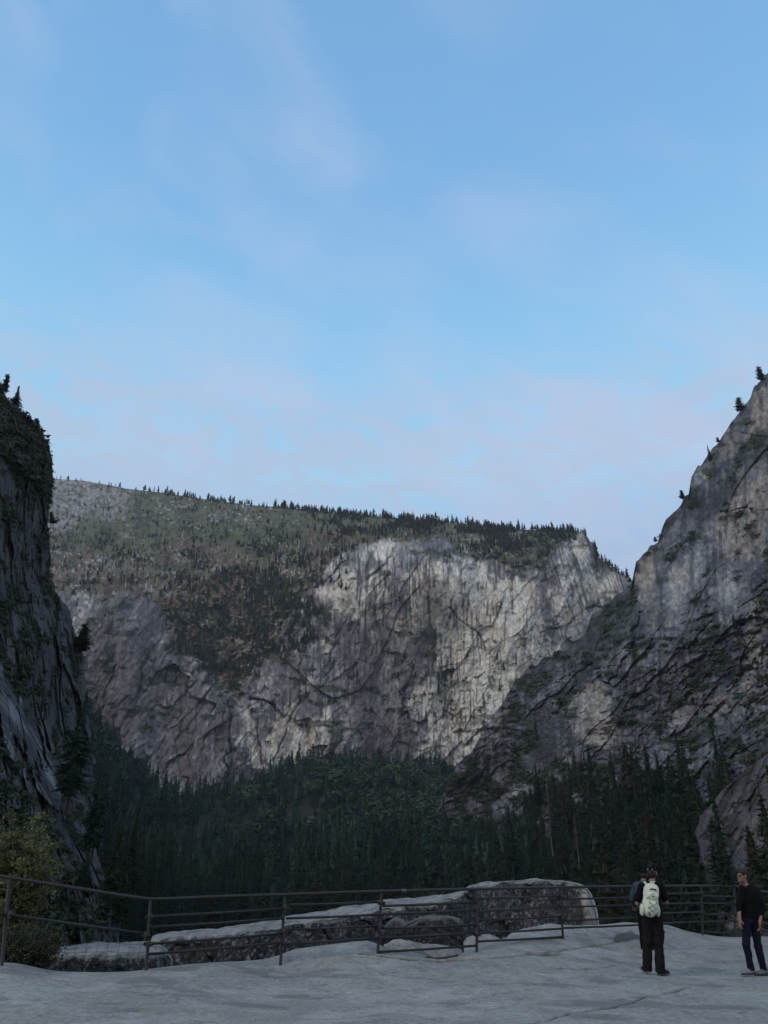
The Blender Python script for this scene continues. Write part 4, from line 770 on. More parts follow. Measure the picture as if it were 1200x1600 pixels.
def build_platform():
    xs = np.concatenate([np.linspace(-400, -60, 60)[:-1], np.arange(-60, 1260, 1.15), np.linspace(1262, 1600, 50)]); ny = 560
    eD = edge_D(xs); t = np.linspace(0, 1, ny)
    D0 = 8.6; inv = (1/D0)*(1-t[:, None])+(1/eD[None])*t[:, None]; D = 1/inv
    X = np.repeat(xs[None], ny, 0)
    Z = ground_z(X, D)
    zc = D*cp+(Z-CAMH)*sp_
    wx = (X-600)/F*zc; wy = D
    Yp = np.where(True, proj(np.stack([wx, wy, Z], -1))[1], 0)
    fade = sst(1.0, .985, t)[:, None]
    # exfoliation flakes: thin broken steps; ripples; pits
    f = fbm(wx/2.6+.3*wy, wy/1.5, 901, 5); st_ = f*7; step = (np.floor(st_)+sst(.0, .16, st_-np.floor(st_)))/7
    reg = np.clip(.25+.9*polymask(X, Yp, [(520, 1480), (760, 1490), (960, 1490), (1010, 1530), (860, 1560), (560, 1570), (420, 1530)], 40), 0, 1)
    rel = .034*(step-f)*reg*2.2+.010*fbm(wx/1.6, wy/1.3, 902, 4)+.008*fbm(wx/.28, wy/.3, 903, 4)+.0035*fbm(wx/.06, wy/.07, 904, 3)
    pits = sst(.34, .5, fbm(wx/.22, wy/.16, 905, 3)); rel = rel-.012*pits
    crack = np.zeros(X.shape)
    for pl, w, dp in (([(840, 1598), (870, 1588), (905, 1581), (935, 1578), (965, 1572), (990, 1566), (1010, 1557), (1040, 1551), (1078, 1544)], 1.15, .06), ([(780, 1620), (840, 1598)], 1.3, .05), ([(985, 1505), (1008, 1507), (1040, 1510)], .7, .015), ([(860, 1512), (900, 1516), (935, 1514), (965, 1508)], .8, .02), ([(1080, 1516), (1105, 1522)], .7, .012),
        ([(700, 1500), (760, 1497), (820, 1492), (880, 1484), (940, 1476), (985, 1468)], 1.0, .02), ([(560, 1490), (640, 1500), (690, 1502), (750, 1497)], 1.0, .03), ([(740, 1561), (800, 1549), (850, 1545)], .8, .014), ([(590, 1520), (640, 1528), (690, 1531)], .9, .02)):
        dd = linedist(X+fbm(wx/.3, wy/.3, 906, 3)*4, Yp+fbm(wx/.25, wy/.4, 907, 3)*2, pl); g_ = np.exp(-(dd/w)**2); rel = rel-dp*g_; crack = np.maximum(crack, g_*min(1, dp/.03))
    xw_ = X+fbm(wx/.2, wy/.2, 908, 3)*5; pit = np.maximum(polymask(xw_, Yp, [(820, 1490), (832, 1487), (856, 1486.5), (882, 1490.5), (870, 1493.5), (846, 1494)], .8), polymask(xw_, Yp, [(664, 1496), (676, 1488), (700, 1486), (722, 1489), (712, 1494), (690, 1498)], 1.2)); rel = rel-.16*pit
    bulge = polymask(X, Yp, [(900, 1452), (985, 1440), (1000, 1446), (1000, 1468), (960, 1474), (925, 1462)], 9); rel = rel+.05*bulge*fbm(wx/.5, wy/.5, 909, 4)
    Z2 = Z+rel*fade
    P = np.stack([wx, wy, Z2], -1)
    n1 = fbm(wx/1.8, wy/2.2, 911, 5); n2 = fbm(wx/.35, wy/.45, 912, 5); n3 = fbm(wx/.05, wy/.06, 913, 3); n4 = fbm(wx/6+3, wy/3, 914, 4)
    b = .5+.25*n1+.28*n2+.55*n3+.10*n4
    c = mixc(np.array((.172, .178, .168)), np.array((.305, .312, .292)), np.clip(b, 0, 1))
    c = mixc(c, np.array((.21, .185, .155)), .35*sst(.15, .5, fbm(wx/1.2, wy/2, 915, 4)))
    c = mixc(c, np.array((.11, .11, .11)), .55*sst(.14, .42, fbm(wx/.9, wy/.5, 916, 5)))
    c = mixc(c, np.array((.38, .38, .375)), .35*sst(.2, .45, fbm(wx/.8+5, wy/.5, 917, 5)))
    c = mixc(c, np.array((.035, .034, .032)), np.clip(.95*crack, 0, .9)); c = mixc(c, np.array((.035, .032, .028)), .92*pit)
    c = mixc(c, np.array((.06, .06, .055)), .85*polymask(X+n2*16, Yp+n1*6, [(957, 1461), (985, 1455), (1000, 1462), (1000, 1468), (962, 1473)], 2.5))
    c = mixc(c, np.array((.10, .095, .085)), .35*pits)
    # far edge rolls over and drops into the gorge
    Pe = P[-1]; ce = c[-1]; down = []
    for dd, dz in ((.08, -.03), (.18, -.12), (.3, -.35), (.45, -.9), (.7, -2.2), (1.3, -6), (3, -16), (8, -45), (14, -60)):
        q_ = Pe.copy(); nn = fbm(Pe[:, 0]/.6, Pe[:, 0]*0+dd*3, 920, 4); q_[:, 1] += dd*(1+.4*nn); q_[:, 2] += dz*(1+.15*nn); down.append(q_)
    cd_ = [mixc(ce, np.array((.12, .12, .115)), np.full(len(ce), min(1, .25*k_))) for k_ in range(1, 10)]
    near = []
    for D_ in (7.5, 5, 2, -3, -12, -40):
        q_ = P[0].copy(); q_[:, 1] = D_; q_[:, 0] = P[0][:, 0]*(1 if D_ > 0 else 2.5); q_[:, 2] = ground_z(xs, np.full(len(xs), 8.0)); near.append(q_)
    P = np.concatenate([np.stack(near[::-1]), P, np.stack(down)]); c = np.concatenate([np.repeat(c[:1], 6, 0), c, np.stack(cd_)])
    o = mesh_np('ground', P, gridfaces(*P.shape[:2]), M['granite'], c); tag(o, kind='structure')
build_platform()
# ------------------------------------------------------------------ rock shelves beyond the railing
def loft_rock(name, back, front, label, cat='rock', depth=3.0, nx=500, seed=0, light=(.215, .215, .21), dark=(.038, .041, .045), amp=1.0, rimlight=False, endfall=True, nface=120, roundness=.05, stain=None):
    """shelf with a pale top (from front edge to back edge) and a steep dark face with pale lichen specks below it"""
    x0 = max(back[0][0], front[0][0]); x1 = min(back[-1][0], front[-1][0]); xs = np.linspace(x0, x1, nx)
    B = PT(xs, interp(xs, [(a, b) for a, b, c in back]), interp(xs, [(a, c) for a, b, c in back]))
    Fv = PT(xs, interp(xs, [(a, b) for a, b, c in front]), interp(xs, [(a, c) for a, b, c in front]))
    eu = B[:, 0]; B[:, 2] += .05*fbm(eu/.5, eu*0+1, seed+20, 4)*amp; Fv[:, 1] += .22*fbm(eu/.6, eu*0+2, seed+21, 5)*amp; Fv[:, 2] += .06*fbm(eu/.35, eu*0+3, seed+22, 5)*amp
    rows = []; ku = []
    for d in (depth, depth*.5, .6, .2, .06): q_ = B.copy(); q_[:, 1] += .1+.15*(.3+d/depth); q_[:, 2] -= d; rows.append(q_); ku.append(-1)
    nt_ = 26
    for k in range(nt_):
        t = k/(nt_-1); q_ = B*(1-t)+Fv*t; q_[:, 2] += .012*math.sin(t*math.pi)*amp; rows.append(q_); ku.append(0)
    for k in range(1, nface+1):
        t = k/nface; z = depth*t**2.1; q_ = Fv.copy(); q_[:, 2] -= z; q_[:, 1] -= roundness*(1-math.exp(-z/.12))+.10*z; rows.append(q_); ku.append(1)
    P = np.stack(rows); ku = np.array(ku)
    u = P[..., 0]; w = np.cumsum(np.concatenate([np.zeros((1, nx)), np.linalg.norm(np.diff(P, axis=0), axis=-1)]), 0)
    h1, e1, _ = facets(u, w, .8, 10, 1.5, seed+1, 1.2); h2, e2, _ = facets(u, w, .28, 70, 1.4, seed+2, 1.2)
    face = (ku == 1)[:, None]
    rel = (.06*h1+.025*h2)*face+.05*fbm(u/.8, w/.5, seed+3, 5)+.012*fbm(u/.1, w/.1, seed+4, 3)-.03*e1*face
    tp = (ku == 0)[:, None]; edgek = np.zeros(P.shape[:2]); 
    P[..., 1] -= rel*amp*face*1.4; P[..., 2] += rel*amp*.55*tp*.8
    n1 = fbm(u/.5, w/.5, seed+5, 5); n2 = fbm(u/.07, w/.07, seed+6, 3); n3 = fbm(u/.16, w/.22, seed+7, 4)
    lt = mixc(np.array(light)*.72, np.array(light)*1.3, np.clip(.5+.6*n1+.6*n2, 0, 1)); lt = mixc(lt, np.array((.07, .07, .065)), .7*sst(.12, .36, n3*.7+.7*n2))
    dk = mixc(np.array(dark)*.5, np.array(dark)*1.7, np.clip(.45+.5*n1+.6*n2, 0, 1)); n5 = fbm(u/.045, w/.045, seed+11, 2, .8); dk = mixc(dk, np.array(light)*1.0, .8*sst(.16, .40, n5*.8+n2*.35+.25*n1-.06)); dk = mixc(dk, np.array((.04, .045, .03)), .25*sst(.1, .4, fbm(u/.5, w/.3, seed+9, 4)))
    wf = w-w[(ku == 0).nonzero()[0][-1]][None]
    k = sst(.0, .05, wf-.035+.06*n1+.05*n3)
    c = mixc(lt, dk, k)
    if stain is not None: c = stain(P, c, n1, n2)
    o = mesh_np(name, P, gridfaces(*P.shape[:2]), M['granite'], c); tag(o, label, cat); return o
def pale_end(P, c, n1, n2):
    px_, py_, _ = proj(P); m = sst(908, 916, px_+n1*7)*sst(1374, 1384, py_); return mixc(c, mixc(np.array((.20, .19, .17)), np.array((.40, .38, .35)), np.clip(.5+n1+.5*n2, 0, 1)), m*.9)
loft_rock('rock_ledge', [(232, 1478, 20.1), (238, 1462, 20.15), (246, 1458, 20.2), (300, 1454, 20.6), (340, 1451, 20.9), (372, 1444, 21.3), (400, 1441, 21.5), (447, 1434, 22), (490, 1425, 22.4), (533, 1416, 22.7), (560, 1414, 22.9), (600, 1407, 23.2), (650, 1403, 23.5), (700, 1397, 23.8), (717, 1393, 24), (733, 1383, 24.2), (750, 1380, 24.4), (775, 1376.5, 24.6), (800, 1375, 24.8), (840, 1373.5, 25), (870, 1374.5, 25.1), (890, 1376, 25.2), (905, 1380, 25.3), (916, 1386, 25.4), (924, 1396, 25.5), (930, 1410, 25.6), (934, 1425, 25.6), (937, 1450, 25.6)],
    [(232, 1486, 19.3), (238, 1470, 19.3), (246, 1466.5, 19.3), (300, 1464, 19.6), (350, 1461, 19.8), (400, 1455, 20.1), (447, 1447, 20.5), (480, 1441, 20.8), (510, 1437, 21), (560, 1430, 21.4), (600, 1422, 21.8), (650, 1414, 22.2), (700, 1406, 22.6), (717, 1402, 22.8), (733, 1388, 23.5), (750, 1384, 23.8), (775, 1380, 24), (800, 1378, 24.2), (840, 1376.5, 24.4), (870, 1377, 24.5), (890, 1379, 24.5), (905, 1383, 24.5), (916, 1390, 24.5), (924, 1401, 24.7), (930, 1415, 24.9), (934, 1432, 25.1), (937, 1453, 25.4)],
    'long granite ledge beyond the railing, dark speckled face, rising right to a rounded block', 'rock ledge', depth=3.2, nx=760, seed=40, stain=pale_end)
loft_rock('rock_block', [(80, 1484, 15.9), (95, 1478, 16.1), (130, 1474, 16.3), (180, 1473, 16.5), (225, 1472, 16.7), (250, 1477, 16.8), (262, 1485, 16.8), (270, 1498, 16.7)],
    [(80, 1490, 15.6), (95, 1493, 15.4), (130, 1493, 15.45), (180, 1492, 15.6), (225, 1490, 15.9), (250, 1489, 16.2), (262, 1492, 16.5), (270, 1502, 16.6)],
    'low pale-topped granite block behind the wire mesh panel at the left end of the railing', 'rock', depth=1.6, nx=260, seed=60)
loft_rock('rock_block', [(628, 1446, 19.6), (640, 1439, 19.8), (655, 1433, 20), (670, 1430, 20.1), (700, 1430.5, 20.2), (718, 1434, 20.2), (724, 1440, 20.2), (728, 1460, 20.2)],
    [(628, 1449, 19.4), (640, 1443, 19.4), (655, 1437, 19.4), (670, 1434, 19.5), (700, 1434, 19.6), (718, 1437.5, 19.7), (724, 1444, 19.8), (728, 1463, 20)],
    'dark squarish granite block with thin pale rim, in front of the long ledge', 'rock', depth=1.5, nx=180, seed=80, light=(.10, .10, .10), dark=(.026, .028, .031), amp=.45)
loft_rock('rock_block', [(596, 1452, 20), (606, 1441, 20.3), (615, 1434, 20.5), (622, 1432.5, 20.6), (632, 1438, 20.6), (640, 1446, 20.5)],
    [(596, 1455, 19.8), (606, 1444, 20), (615, 1437, 20.2), (622, 1436, 20.2), (632, 1441, 20.2), (640, 1450, 20.2)],
    'small grey hump of rock left of the dark squarish block, against the ledge face', 'rock', depth=1.2, nx=90, seed=90, light=(.11, .11, .11), dark=(.04, .04, .042), amp=.5)
def lump_rock(pts_top, D, thick, label, seed, dark=(.13, .13, .13), light=(.27, .27, .265)):
    """rounded low boulder: outline of its top as (x, y), `thick` metres front to back"""
    nx = 150; xs = np.linspace(pts_top[0][0], pts_top[-1][0], nx); ty = interp(xs, pts_top); s = (xs-xs[0])/(xs[-1]-xs[0]); bow = np.sqrt(np.clip(1-(2*s-1)**2, 0, 1))
    top = PT(xs, ty, D+0*xs); rows = []; nr = 44
    for k in range(nr):
        a = math.pi*(k/(nr-1))*1.15-.25*math.pi*.5; q_ = top.copy()
        q_[:, 1] += thick*math.cos(a)*(.15+.85*bow); hgt = .55; q_[:, 2] += (math.sin(a)-1)*hgt; rows.append(q_)
    P = np.stack(rows); u = P[..., 0]; w = P[..., 1]+P[..., 2]
    P[..., 2] += .035*fbm(u/.25, w/.25, seed, 5)+.01*fbm(u/.06, w/.06, seed+1, 3); P[..., 1] += .03*fbm(u/.2, w/.2, seed+2, 4)
    n = fbm(u/.3, w/.3, seed+3, 5); n2 = fbm(u/.05, w/.05, seed+4, 3)
    c = mixc(np.array(dark), np.array(light), np.clip(.65+.7*n+.6*n2, 0, 1))
    o = mesh_np('boulder', P, gridfaces(*P.shape[:2]), M['granite'], c); tag(o, label, 'rock'); return o
lump_rock([(600, 1476), (612, 1471), (628, 1468), (640, 1470), (658, 1474), (680, 1476), (708, 1479), (722, 1484)], 17.6, .5, 'flat pale hump of granite just beyond the foot of the middle railing panel', 931)
lump_rock([(724, 1473), (732, 1465), (745, 1461), (765, 1460), (778, 1464), (786, 1470)], 18.6, .6, 'smooth rounded pale boulder beyond the rail, right of the tallest middle post', 941)
lump_rock([(786, 1468), (800, 1457), (830, 1449), (862, 1443), (890, 1446), (905, 1452)], 20.8, .6, 'long pale hump of granite at the foot of the rounded block, beyond the rail', 951)
lump_rock([(636, 1492), (645, 1487), (658, 1486), (668, 1490), (674, 1496)], 16.75, .3, 'small dark flake of rock at the platform edge under the bottom rail', 961, dark=(.06, .06, .06), light=(.17, .165, .16))
# ------------------------------------------------------------------ the pipe railing
M['pipe'] = mat_plain('pipe', (.020, .016, .015), .50, nscale=14, namt=.5, bump=.15, bdist=.002, metal=.15, spec=.5)
M['bright_pipe'] = mat_plain('bright_pipe', (.16, .16, .16), .45, nscale=20, namt=.4, bump=.1, bdist=.002, metal=.7, spec=.5)
M['wire'] = mat_plain('wire', (.03, .03, .03), .6, metal=.6)
def tube(path, rad, k=10, cap=True):
    P = [Vector(p) for p in path]; n = len(P); V_ = []; F_ = []
    rads = rad if isinstance(rad, (list, tuple)) else [rad]*n
    up0 = None
    for i in range(n):
        d = (P[min(i+1, n-1)]-P[max(i-1, 0)]).normalized()
        if up0 is None: up0 = Vector((0, 0, 1)) if abs(d.z) < .9 else Vector((0, 1, 0))
        a = d.cross(up0).normalized(); b = a.cross(d).normalized(); up0 = b
        for j in range(k):
            t = 2*math.pi*j/k; V_.append(tuple(P[i]+(a*math.cos(t)+b*math.sin(t))*rads[i]))
    for i in range(n-1):
        for j in range(k): F_.append((i*k+j, i*k+(j+1) % k, (i+1)*k+(j+1) % k, (i+1)*k+j))
    T = []
    if cap:
        for base in (0, (n-1)*k):
            V_.append(tuple(P[0] if base == 0 else P[-1])); c = len(V_)-1
            for j in range(k): T.append((base+j, base+(j+1) % k, c))
    return V_, F_, T
class MB:
    def __init__(s): s.V = []; s.Q = []; s.T = []
    def add(s, V_, F_, T=()):
        o = len(s.V); s.V += [tuple(v) for v in V_]; s.Q += [tuple(i+o for i in f) for f in F_]; s.T += [tuple(i+o for i in f) for f in T]; return s
    def tube(s, p, r, k=10): return s.add(*tube(p, r, k))
    def build(s, name, mat, parent=None, smooth=True):
        V_ = np.array(s.V); return mesh_np(name, V_, [np.array(s.Q), np.array(s.T)] if s.T else [np.array(s.Q)], mat, smooth=smooth, parent=parent)
rail = empty('metal_railing', (0, 0, 0)); tag(rail, 'dark brown pipe railing along the edge of the granite platform', 'railing')
# px x top, y top, x bottom, y bottom, D
POSTS = [(15, 1374, 2, 1511, 13.3), (235, 1406, 228.5, 1516, 14.3), (445, 1400, 438, 1508, 15.5), (596, 1394, 590, 1490, 16.1), (745, 1390, 745, 1487, 16.6), (875, 1388, 880, 1467, 18.6), (1001, 1386, 1001, 1471, 19.8), (1096, 1385, 1098, 1462, 22.0)]
PR = .027
def pd(x):   # distance of the fence line at photo column x
    return float(np.interp(x, [-60, 15, 235, 445, 596, 745, 875, 1001, 1096, 1147], [13.0, 13.3, 14.3, 15.5, 16.1, 16.6, 18.6, 19.8, 22.0, 22.9]))
for xt, yt, xb, yb, D in POSTS:
    MB().tube([PT(xb, yb+3, D), PT(xt, yt, D)], PR, 12).build('post', M['pipe'], rail)
D9 = 22.9
MB().tube([PT(1149, 1462, D9), PT(1147, 1384, D9)], PR).build('post', M['pipe'], rail)
MB().tube([PT(1225, 1470, 17.0), PT(1222, 1398, 17.0)], PR).build('post', M['pipe'], rail)
TOPR = [(-60, 1359.5), (0, 1369), (120, 1388), (200, 1400.5), (234, 1405), (262, 1404.5), (340, 1401), (445, 1397.8), (520, 1395), (596, 1392.6), (670, 1390.8), (745, 1389), (875, 1386.2), (1001, 1384.6), (1096, 1384), (1147, 1383.8)]
MB().tube([PT(x, y, pd(x)) for x, y in TOPR]+[PT(1222, 1399, 17.0), PT(1290, 1417, 14)], PR*.98, 12).build('top_rail', M['pipe'], rail)
RAILS = [  # x1 y1 x2 y2
 (-60, 1418, 5, 1428), (5, 1428, 228, 1459),
 (232, 1432.5, 443, 1420), (233, 1449, 443, 1435), (231, 1475, 440, 1459), (230, 1491, 440, 1473),
 (449, 1414, 594, 1409.5), (447, 1435, 593, 1429), (447, 1452.5, 593, 1446.5), (443, 1475, 592, 1465.5),
 (598, 1415.5, 745, 1409.5), (597, 1429, 745, 1421.5), (597, 1451, 745, 1445), (595, 1465.8, 745, 1457.5), (592, 1487.5, 745, 1477.5),
 (749, 1404, 875, 1399.5), (747, 1424.5, 876, 1415.5), (747, 1437.5, 876, 1432), (747, 1458, 877, 1451), (745, 1471, 878, 1464),
 (880, 1405, 1001, 1401.5), (878, 1417, 1001, 1413.5), (880, 1438.5, 1001, 1433), (880, 1450, 1001, 1445),
 (1001, 1396, 1094, 1395.5), (1001, 1412, 1096, 1411), (1001, 1427, 1094, 1425), (1001, 1442.5, 1096, 1440),
 (1098, 1399.5, 1147, 1401), (1096, 1411.5, 1147, 1411), (1098, 1429, 1147, 1427), (1096, 1440, 1147, 1438.5), (1096, 1455, 1147, 1458)]
for x1, y1, x2, y2 in RAILS:
    xm = (x1+x2)/2
    MB().tube([PT(x1, y1, pd(x1)-.01), PT(xm, (y1+y2)/2+.5, (pd(x1)+pd(x2))/2-.01), PT(x2, y2, pd(x2)-.01)], .0215, 10).build('rail', M['pipe'], rail)
for y1, y2 in ((1402, 1416), (1412, 1429), (1428, 1447), (1439, 1459)):
    MB().tube([PT(1148, y1, D9), PT(1222, y2+4, 17.0)], .0215).build('rail', M['bright_pipe' if False else 'pipe'], rail)
# welded brackets where the offset rails meet the posts
for x, y in ((234, 1433), (232, 1475), (228, 1462), (446, 1419), (444, 1456), (596, 1411), (594, 1448), (747, 1404), (747, 1438), (877, 1402), (878, 1436), (1096, 1397), (1097, 1427), (16, 1429), (745, 1460)):
    m = MB(); p = V3(x, y, pd(x)-.015); h = .055
    m.tube([p+Vector((0, 0, -h)), p+Vector((0, 0, h))], [.034, .040], 8) if False else m.tube([p+Vector((0, 0, -h)), p+Vector((0, -.004, -h*.6)), p+Vector((0, -.004, h*.6)), p+Vector((0, 0, h))], [.030, .039, .039, .030], 10)
    m.tube([p+Vector((-.075, -.01, .0)), p+Vector((.075, -.01, .0))], .029, 8)
    m.build('bracket', M['pipe'], rail)
p = V3(627, 1391.9, pd(627)); q = V3(635, 1391.7, pd(635)); MB().tube([p, q], PR*1.12, 12).build('sleeve', M['bright_pipe'], rail)
# sagging wire mesh under the left rail
m = MB()
def wp(s, t):   # s along 0..1, t up 0..1
    return V3(84+s*142, (1516.5+(-2)*abs(s-.5))*(1-t)+(1474+6*math.sin(s*9)*.25+s*0)*t-(0), 14.05+.35*s+.05*math.sin(s*7+t*3))
for k in range(9):
    s0 = .02+k*.118; m.tube([wp(min(1, s0+.07*(1-t)*-1+.0)+.0, t)+Vector((.0, 0, 0)) for t in (0, .33, .66, 1)], .0028, 4)
for k in range(4):
    t0 = k/3; m.tube([wp(s/10, t0) for s in range(11)], .0028, 4)
m.build('wire_mesh', M['wire'], rail)
# ------------------------------------------------------------------ live-oak scrub at the left
def shrub(name, label, root, centre, rad, nb, nleaf, seed, leafc, lsize, twigc=(.12, .105, .09)):
    r = np.random.RandomState(seed); rt = empty(name, tuple(root)); tag(rt, label, 'shrub'); root = np.array(root, float)
    Lv = []; mb = MB(); tips = []
    for b in range(nb):
        d = r.randn(3); d /= np.linalg.norm(d); rr_ = r.rand()**.45; e = centre+d*np.array(rad)*rr_
        if r.rand() < .3: e = centre+d*np.array(rad)*(.9+.22*r.rand())
        mid = root*.45+e*.55+np.array((0, 0, .12))+r.randn(3)*.12; p1 = root+(mid-root)*.45+r.randn(3)*.09
        path = []
        for t in np.linspace(0, 1, 9):
            a = (1-t)**3*root+3*(1-t)**2*t*p1+3*(1-t)*t*t*mid+t**3*e; path.append(a+r.randn(3)*.018*t)
        if b % 7 == 0: mb.tube([p-root for p in path], [.024*(1-.85*k/8)+.002 for k in range(9)], 5)
        else: mb.tube([p-root for p in path[6:]], [.005, .0035, .002], 4)
        # side twigs with leaf sprays
        for k in range(4, 9):
            for _ in range(3):
                dd = r.randn(3); dd /= np.linalg.norm(dd); dd[2] = dd[2]*.5+.15; L = .10+.16*r.rand(); q = path[k]+dd*L
                if _ == 0: mb.tube([path[k]-root, (path[k]+q)/2+r.randn(3)*.012-root, q-root], [.004, .003, .0015], 3)
                tips.append((path[k], q))
    A = np.array([t[0] for t in tips]); B = np.array([t[1] for t in tips]); n = nleaf; k = r.randint(0, len(A), n); t = (.15+.95*r.rand(n))[:, None]
    c = A[k]*(1-t)+B[k]*t+r.randn(n, 3)*.020-root
    a = r.randn(n, 3); a[:, 2] = a[:, 2]*.6+.25; a /= np.linalg.norm(a, axis=1)[:, None]; b_ = np.cross(a, r.randn(n, 3)); b_ /= np.linalg.norm(b_, axis=1)[:, None]; s = (lsize*(.6+.8*r.rand(n)))[:, None]
    Vv = np.stack([c, c+a*s*.5+b_*s*.3, c+a*s, c+a*s*.5-b_*s*.3], 1).reshape(-1, 3)
    br = r.rand(n); col = np.array(leafc)[None]*(.6+.85*br)[:, None]*np.stack([1+.25*r.rand(n), np.ones(n), .8+.4*r.rand(n)], -1)
    clump_ = .75+.5*vn(c[:, 0]*3+5, c[:, 2]*3+c[:, 1]*2, 5); col = col*clump_[:, None]
    mesh_np('foliage', Vv, np.arange(4*n).reshape(-1, 4), M['leaf'], np.repeat(col, 4, 0), smooth=False, parent=rt)
    mb.build('branches', mat_plain('twig', twigc, .9), rt)
M['leaf'] = mat_attr('leaf', nscale=6, namt=.2, bump=0, rough=.6, spec=.35)
shrub('oak_shrub', 'olive green oak scrub with pale twigs rising above the railing at the left edge', (PT(-30, 1500, 15.8)[0], 15.9, -.5), PT(-6, 1350, 15.7), (1.20, .8, .86), 260, 110000, 11, (.078, .098, .036), .046, (.10, .09, .075))
shrub('low_shrub', 'dark low bush at the platform edge under the left railing, below the olive scrub', (PT(25, 1525, 14.5)[0], 14.6, -.2), PT(28, 1478, 14.5), (.78, .45, .36), 150, 24000, 12, (.028, .040, .016), .034, (.04, .035, .03))
# ------------------------------------------------------------------ people (continuous surfaces from smoothly blended limbs)
class Body:
    def __init__(s, lo, hi, h=.0065):
        s.lo = np.array(lo, float); s.h = h; s.n = np.ceil((np.array(hi)-s.lo)/h).astype(int)+1; s.f = np.full(s.n, .25, np.float32)
    def _sub(s, lo, hi):
        a = np.clip(np.floor((np.array(lo)-s.lo)/s.h).astype(int), 0, s.n-1); b = np.clip(np.ceil((np.array(hi)-s.lo)/s.h).astype(int)+1, 1, s.n)
        b = np.maximum(b, a+1); sl = tuple(slice(p, q) for p, q in zip(a, b))
        g = np.meshgrid(*[s.lo[k]+s.h*np.arange(a[k], b[k]) for k in range(3)], indexing='ij'); return sl, g
    def _mix(s, sl, d, k, sub=False):
        f = s.f[sl]
        if sub: s.f[sl] = np.maximum(f, -d); return
        hh = np.clip(.5+.5*(f-d)/k, 0, 1); s.f[sl] = f*(1-hh)+d*hh-k*hh*(1-hh)
    def cap(s, a, b, ra, rb=None, k=.02, sub=False, flat=None):
        a = np.array(a, float); b = np.array(b, float); rb = ra if rb is None else rb; m = max(ra, rb)+k+.02
        sl, (x, y, z) = s._sub(np.minimum(a, b)-m, np.maximum(a, b)+m); d = b-a; L = d@d+1e-9
        t = np.clip(((x-a[0])*d[0]+(y-a[1])*d[1]+(z-a[2])*d[2])/L, 0, 1)
        e = np.sqrt((x-a[0]-t*d[0])**2+(y-a[1]-t*d[1])**2+(z-a[2]-t*d[2])**2)-(ra+(rb-ra)*t); s._mix(sl, e, k, sub); return s
    def ell(s, c, r, k=.02, B=None, sub=False):
        c = np.array(c, float); r = np.array(r, float); m = r.max()+k+.02; sl, (x, y, z) = s._sub(c-m, c+m)
        p = np.stack([x-c[0], y-c[1], z-c[2]], -1)
        if B is not None: p = p@np.array(B).T      # rows of B: local axes
        q = p/r; k0 = np.sqrt((q**2).sum(-1))+1e-9; k1 = np.sqrt(((q/r)**2).sum(-1))+1e-9; s._mix(sl, k0*(k0-1)/k1, k, sub); return s
    def wrinkle(s, amp, sx, sz, seed):
        sl, (x, y, z) = s._sub(s.lo, s.lo+s.h*s.n)
        m = np.abs(s.f[sl]) < .03
        v = fbm((x+y*.7)[m]/sx, (z+.6*x)[m]/sz, seed, 3); s.f[sl][m] += amp*v; return s
    def cut(s, nrm, d):      # keep where nrm.p < d
        sl, (x, y, z) = s._sub(s.lo, s.lo+s.h*s.n); s.f[sl] = np.maximum(s.f[sl], nrm[0]*x+nrm[1]*y+nrm[2]*z-d); return s
    def mesh(s, name, mat, parent, colf=None):
        f = s.f.astype(np.float64); S_ = f < 0; nx, ny, nz = f.shape
        cs = [(i, j, k) for i in (0, 1) for j in (0, 1) for k in (0, 1)]
        sh = lambda A, c: A[c[0]:nx-1+c[0], c[1]:ny-1+c[1], c[2]:nz-1+c[2]]
        cnt = sum(sh(S_, c).astype(np.int8) for c in cs); act = (cnt > 0) & (cnt < 8); idx = np.full(act.shape, -1); ii = np.argwhere(act); idx[act] = np.arange(len(ii))
        pos = np.zeros((len(ii), 3)); w = np.zeros(len(ii))
        for a in cs:
            for ax in range(3):
                if a[ax]: continue
                b = list(a); b[ax] = 1; fa = f[ii[:, 0]+a[0], ii[:, 1]+a[1], ii[:, 2]+a[2]]; fb = f[ii[:, 0]+b[0], ii[:, 1]+b[1], ii[:, 2]+b[2]]
                m = (fa < 0) != (fb < 0); t = np.where(m, fa/np.where(m, fa-fb, 1), 0); p = np.array(a)[None]+np.zeros((len(ii), 3)); p[:, ax] += t
                pos += p*m[:, None]; w += m
        P = (ii+pos/w[:, None])*s.h+s.lo; Q = []
        for ax in range(3):
            o1, o2 = [(1, 2), (2, 0), (0, 1)][ax]
            A = [slice(None)]*3; B_ = [slice(None)]*3; A[ax] = slice(0, -1); B_[ax] = slice(1, None); ch = S_[tuple(A)] != S_[tuple(B_)]
            e = np.argwhere(ch); e = e[(e[:, o1] > 0) & (e[:, o2] > 0) & (e[:, o1] < f.shape[o1]-1) & (e[:, o2] < f.shape[o2]-1)]
            def g(d1, d2): q = e.copy(); q[:, o1] -= d1; q[:, o2] -= d2; return idx[q[:, 0], q[:, 1], q[:, 2]]
            q = np.stack([g(1, 1), g(0, 1), g(0, 0), g(1, 0)], -1); flip = ~S_[e[:, 0], e[:, 1], e[:, 2]]; q[flip] = q[flip][:, ::-1]; Q.append(q)
        Q = np.concatenate(Q); Q = Q[(Q >= 0).all(1)]
        return mesh_np(name, P, Q, mat, None if colf is None else colf(P), parent=parent)
def unit(v): v = np.array(v, float); return v/np.linalg.norm(v)
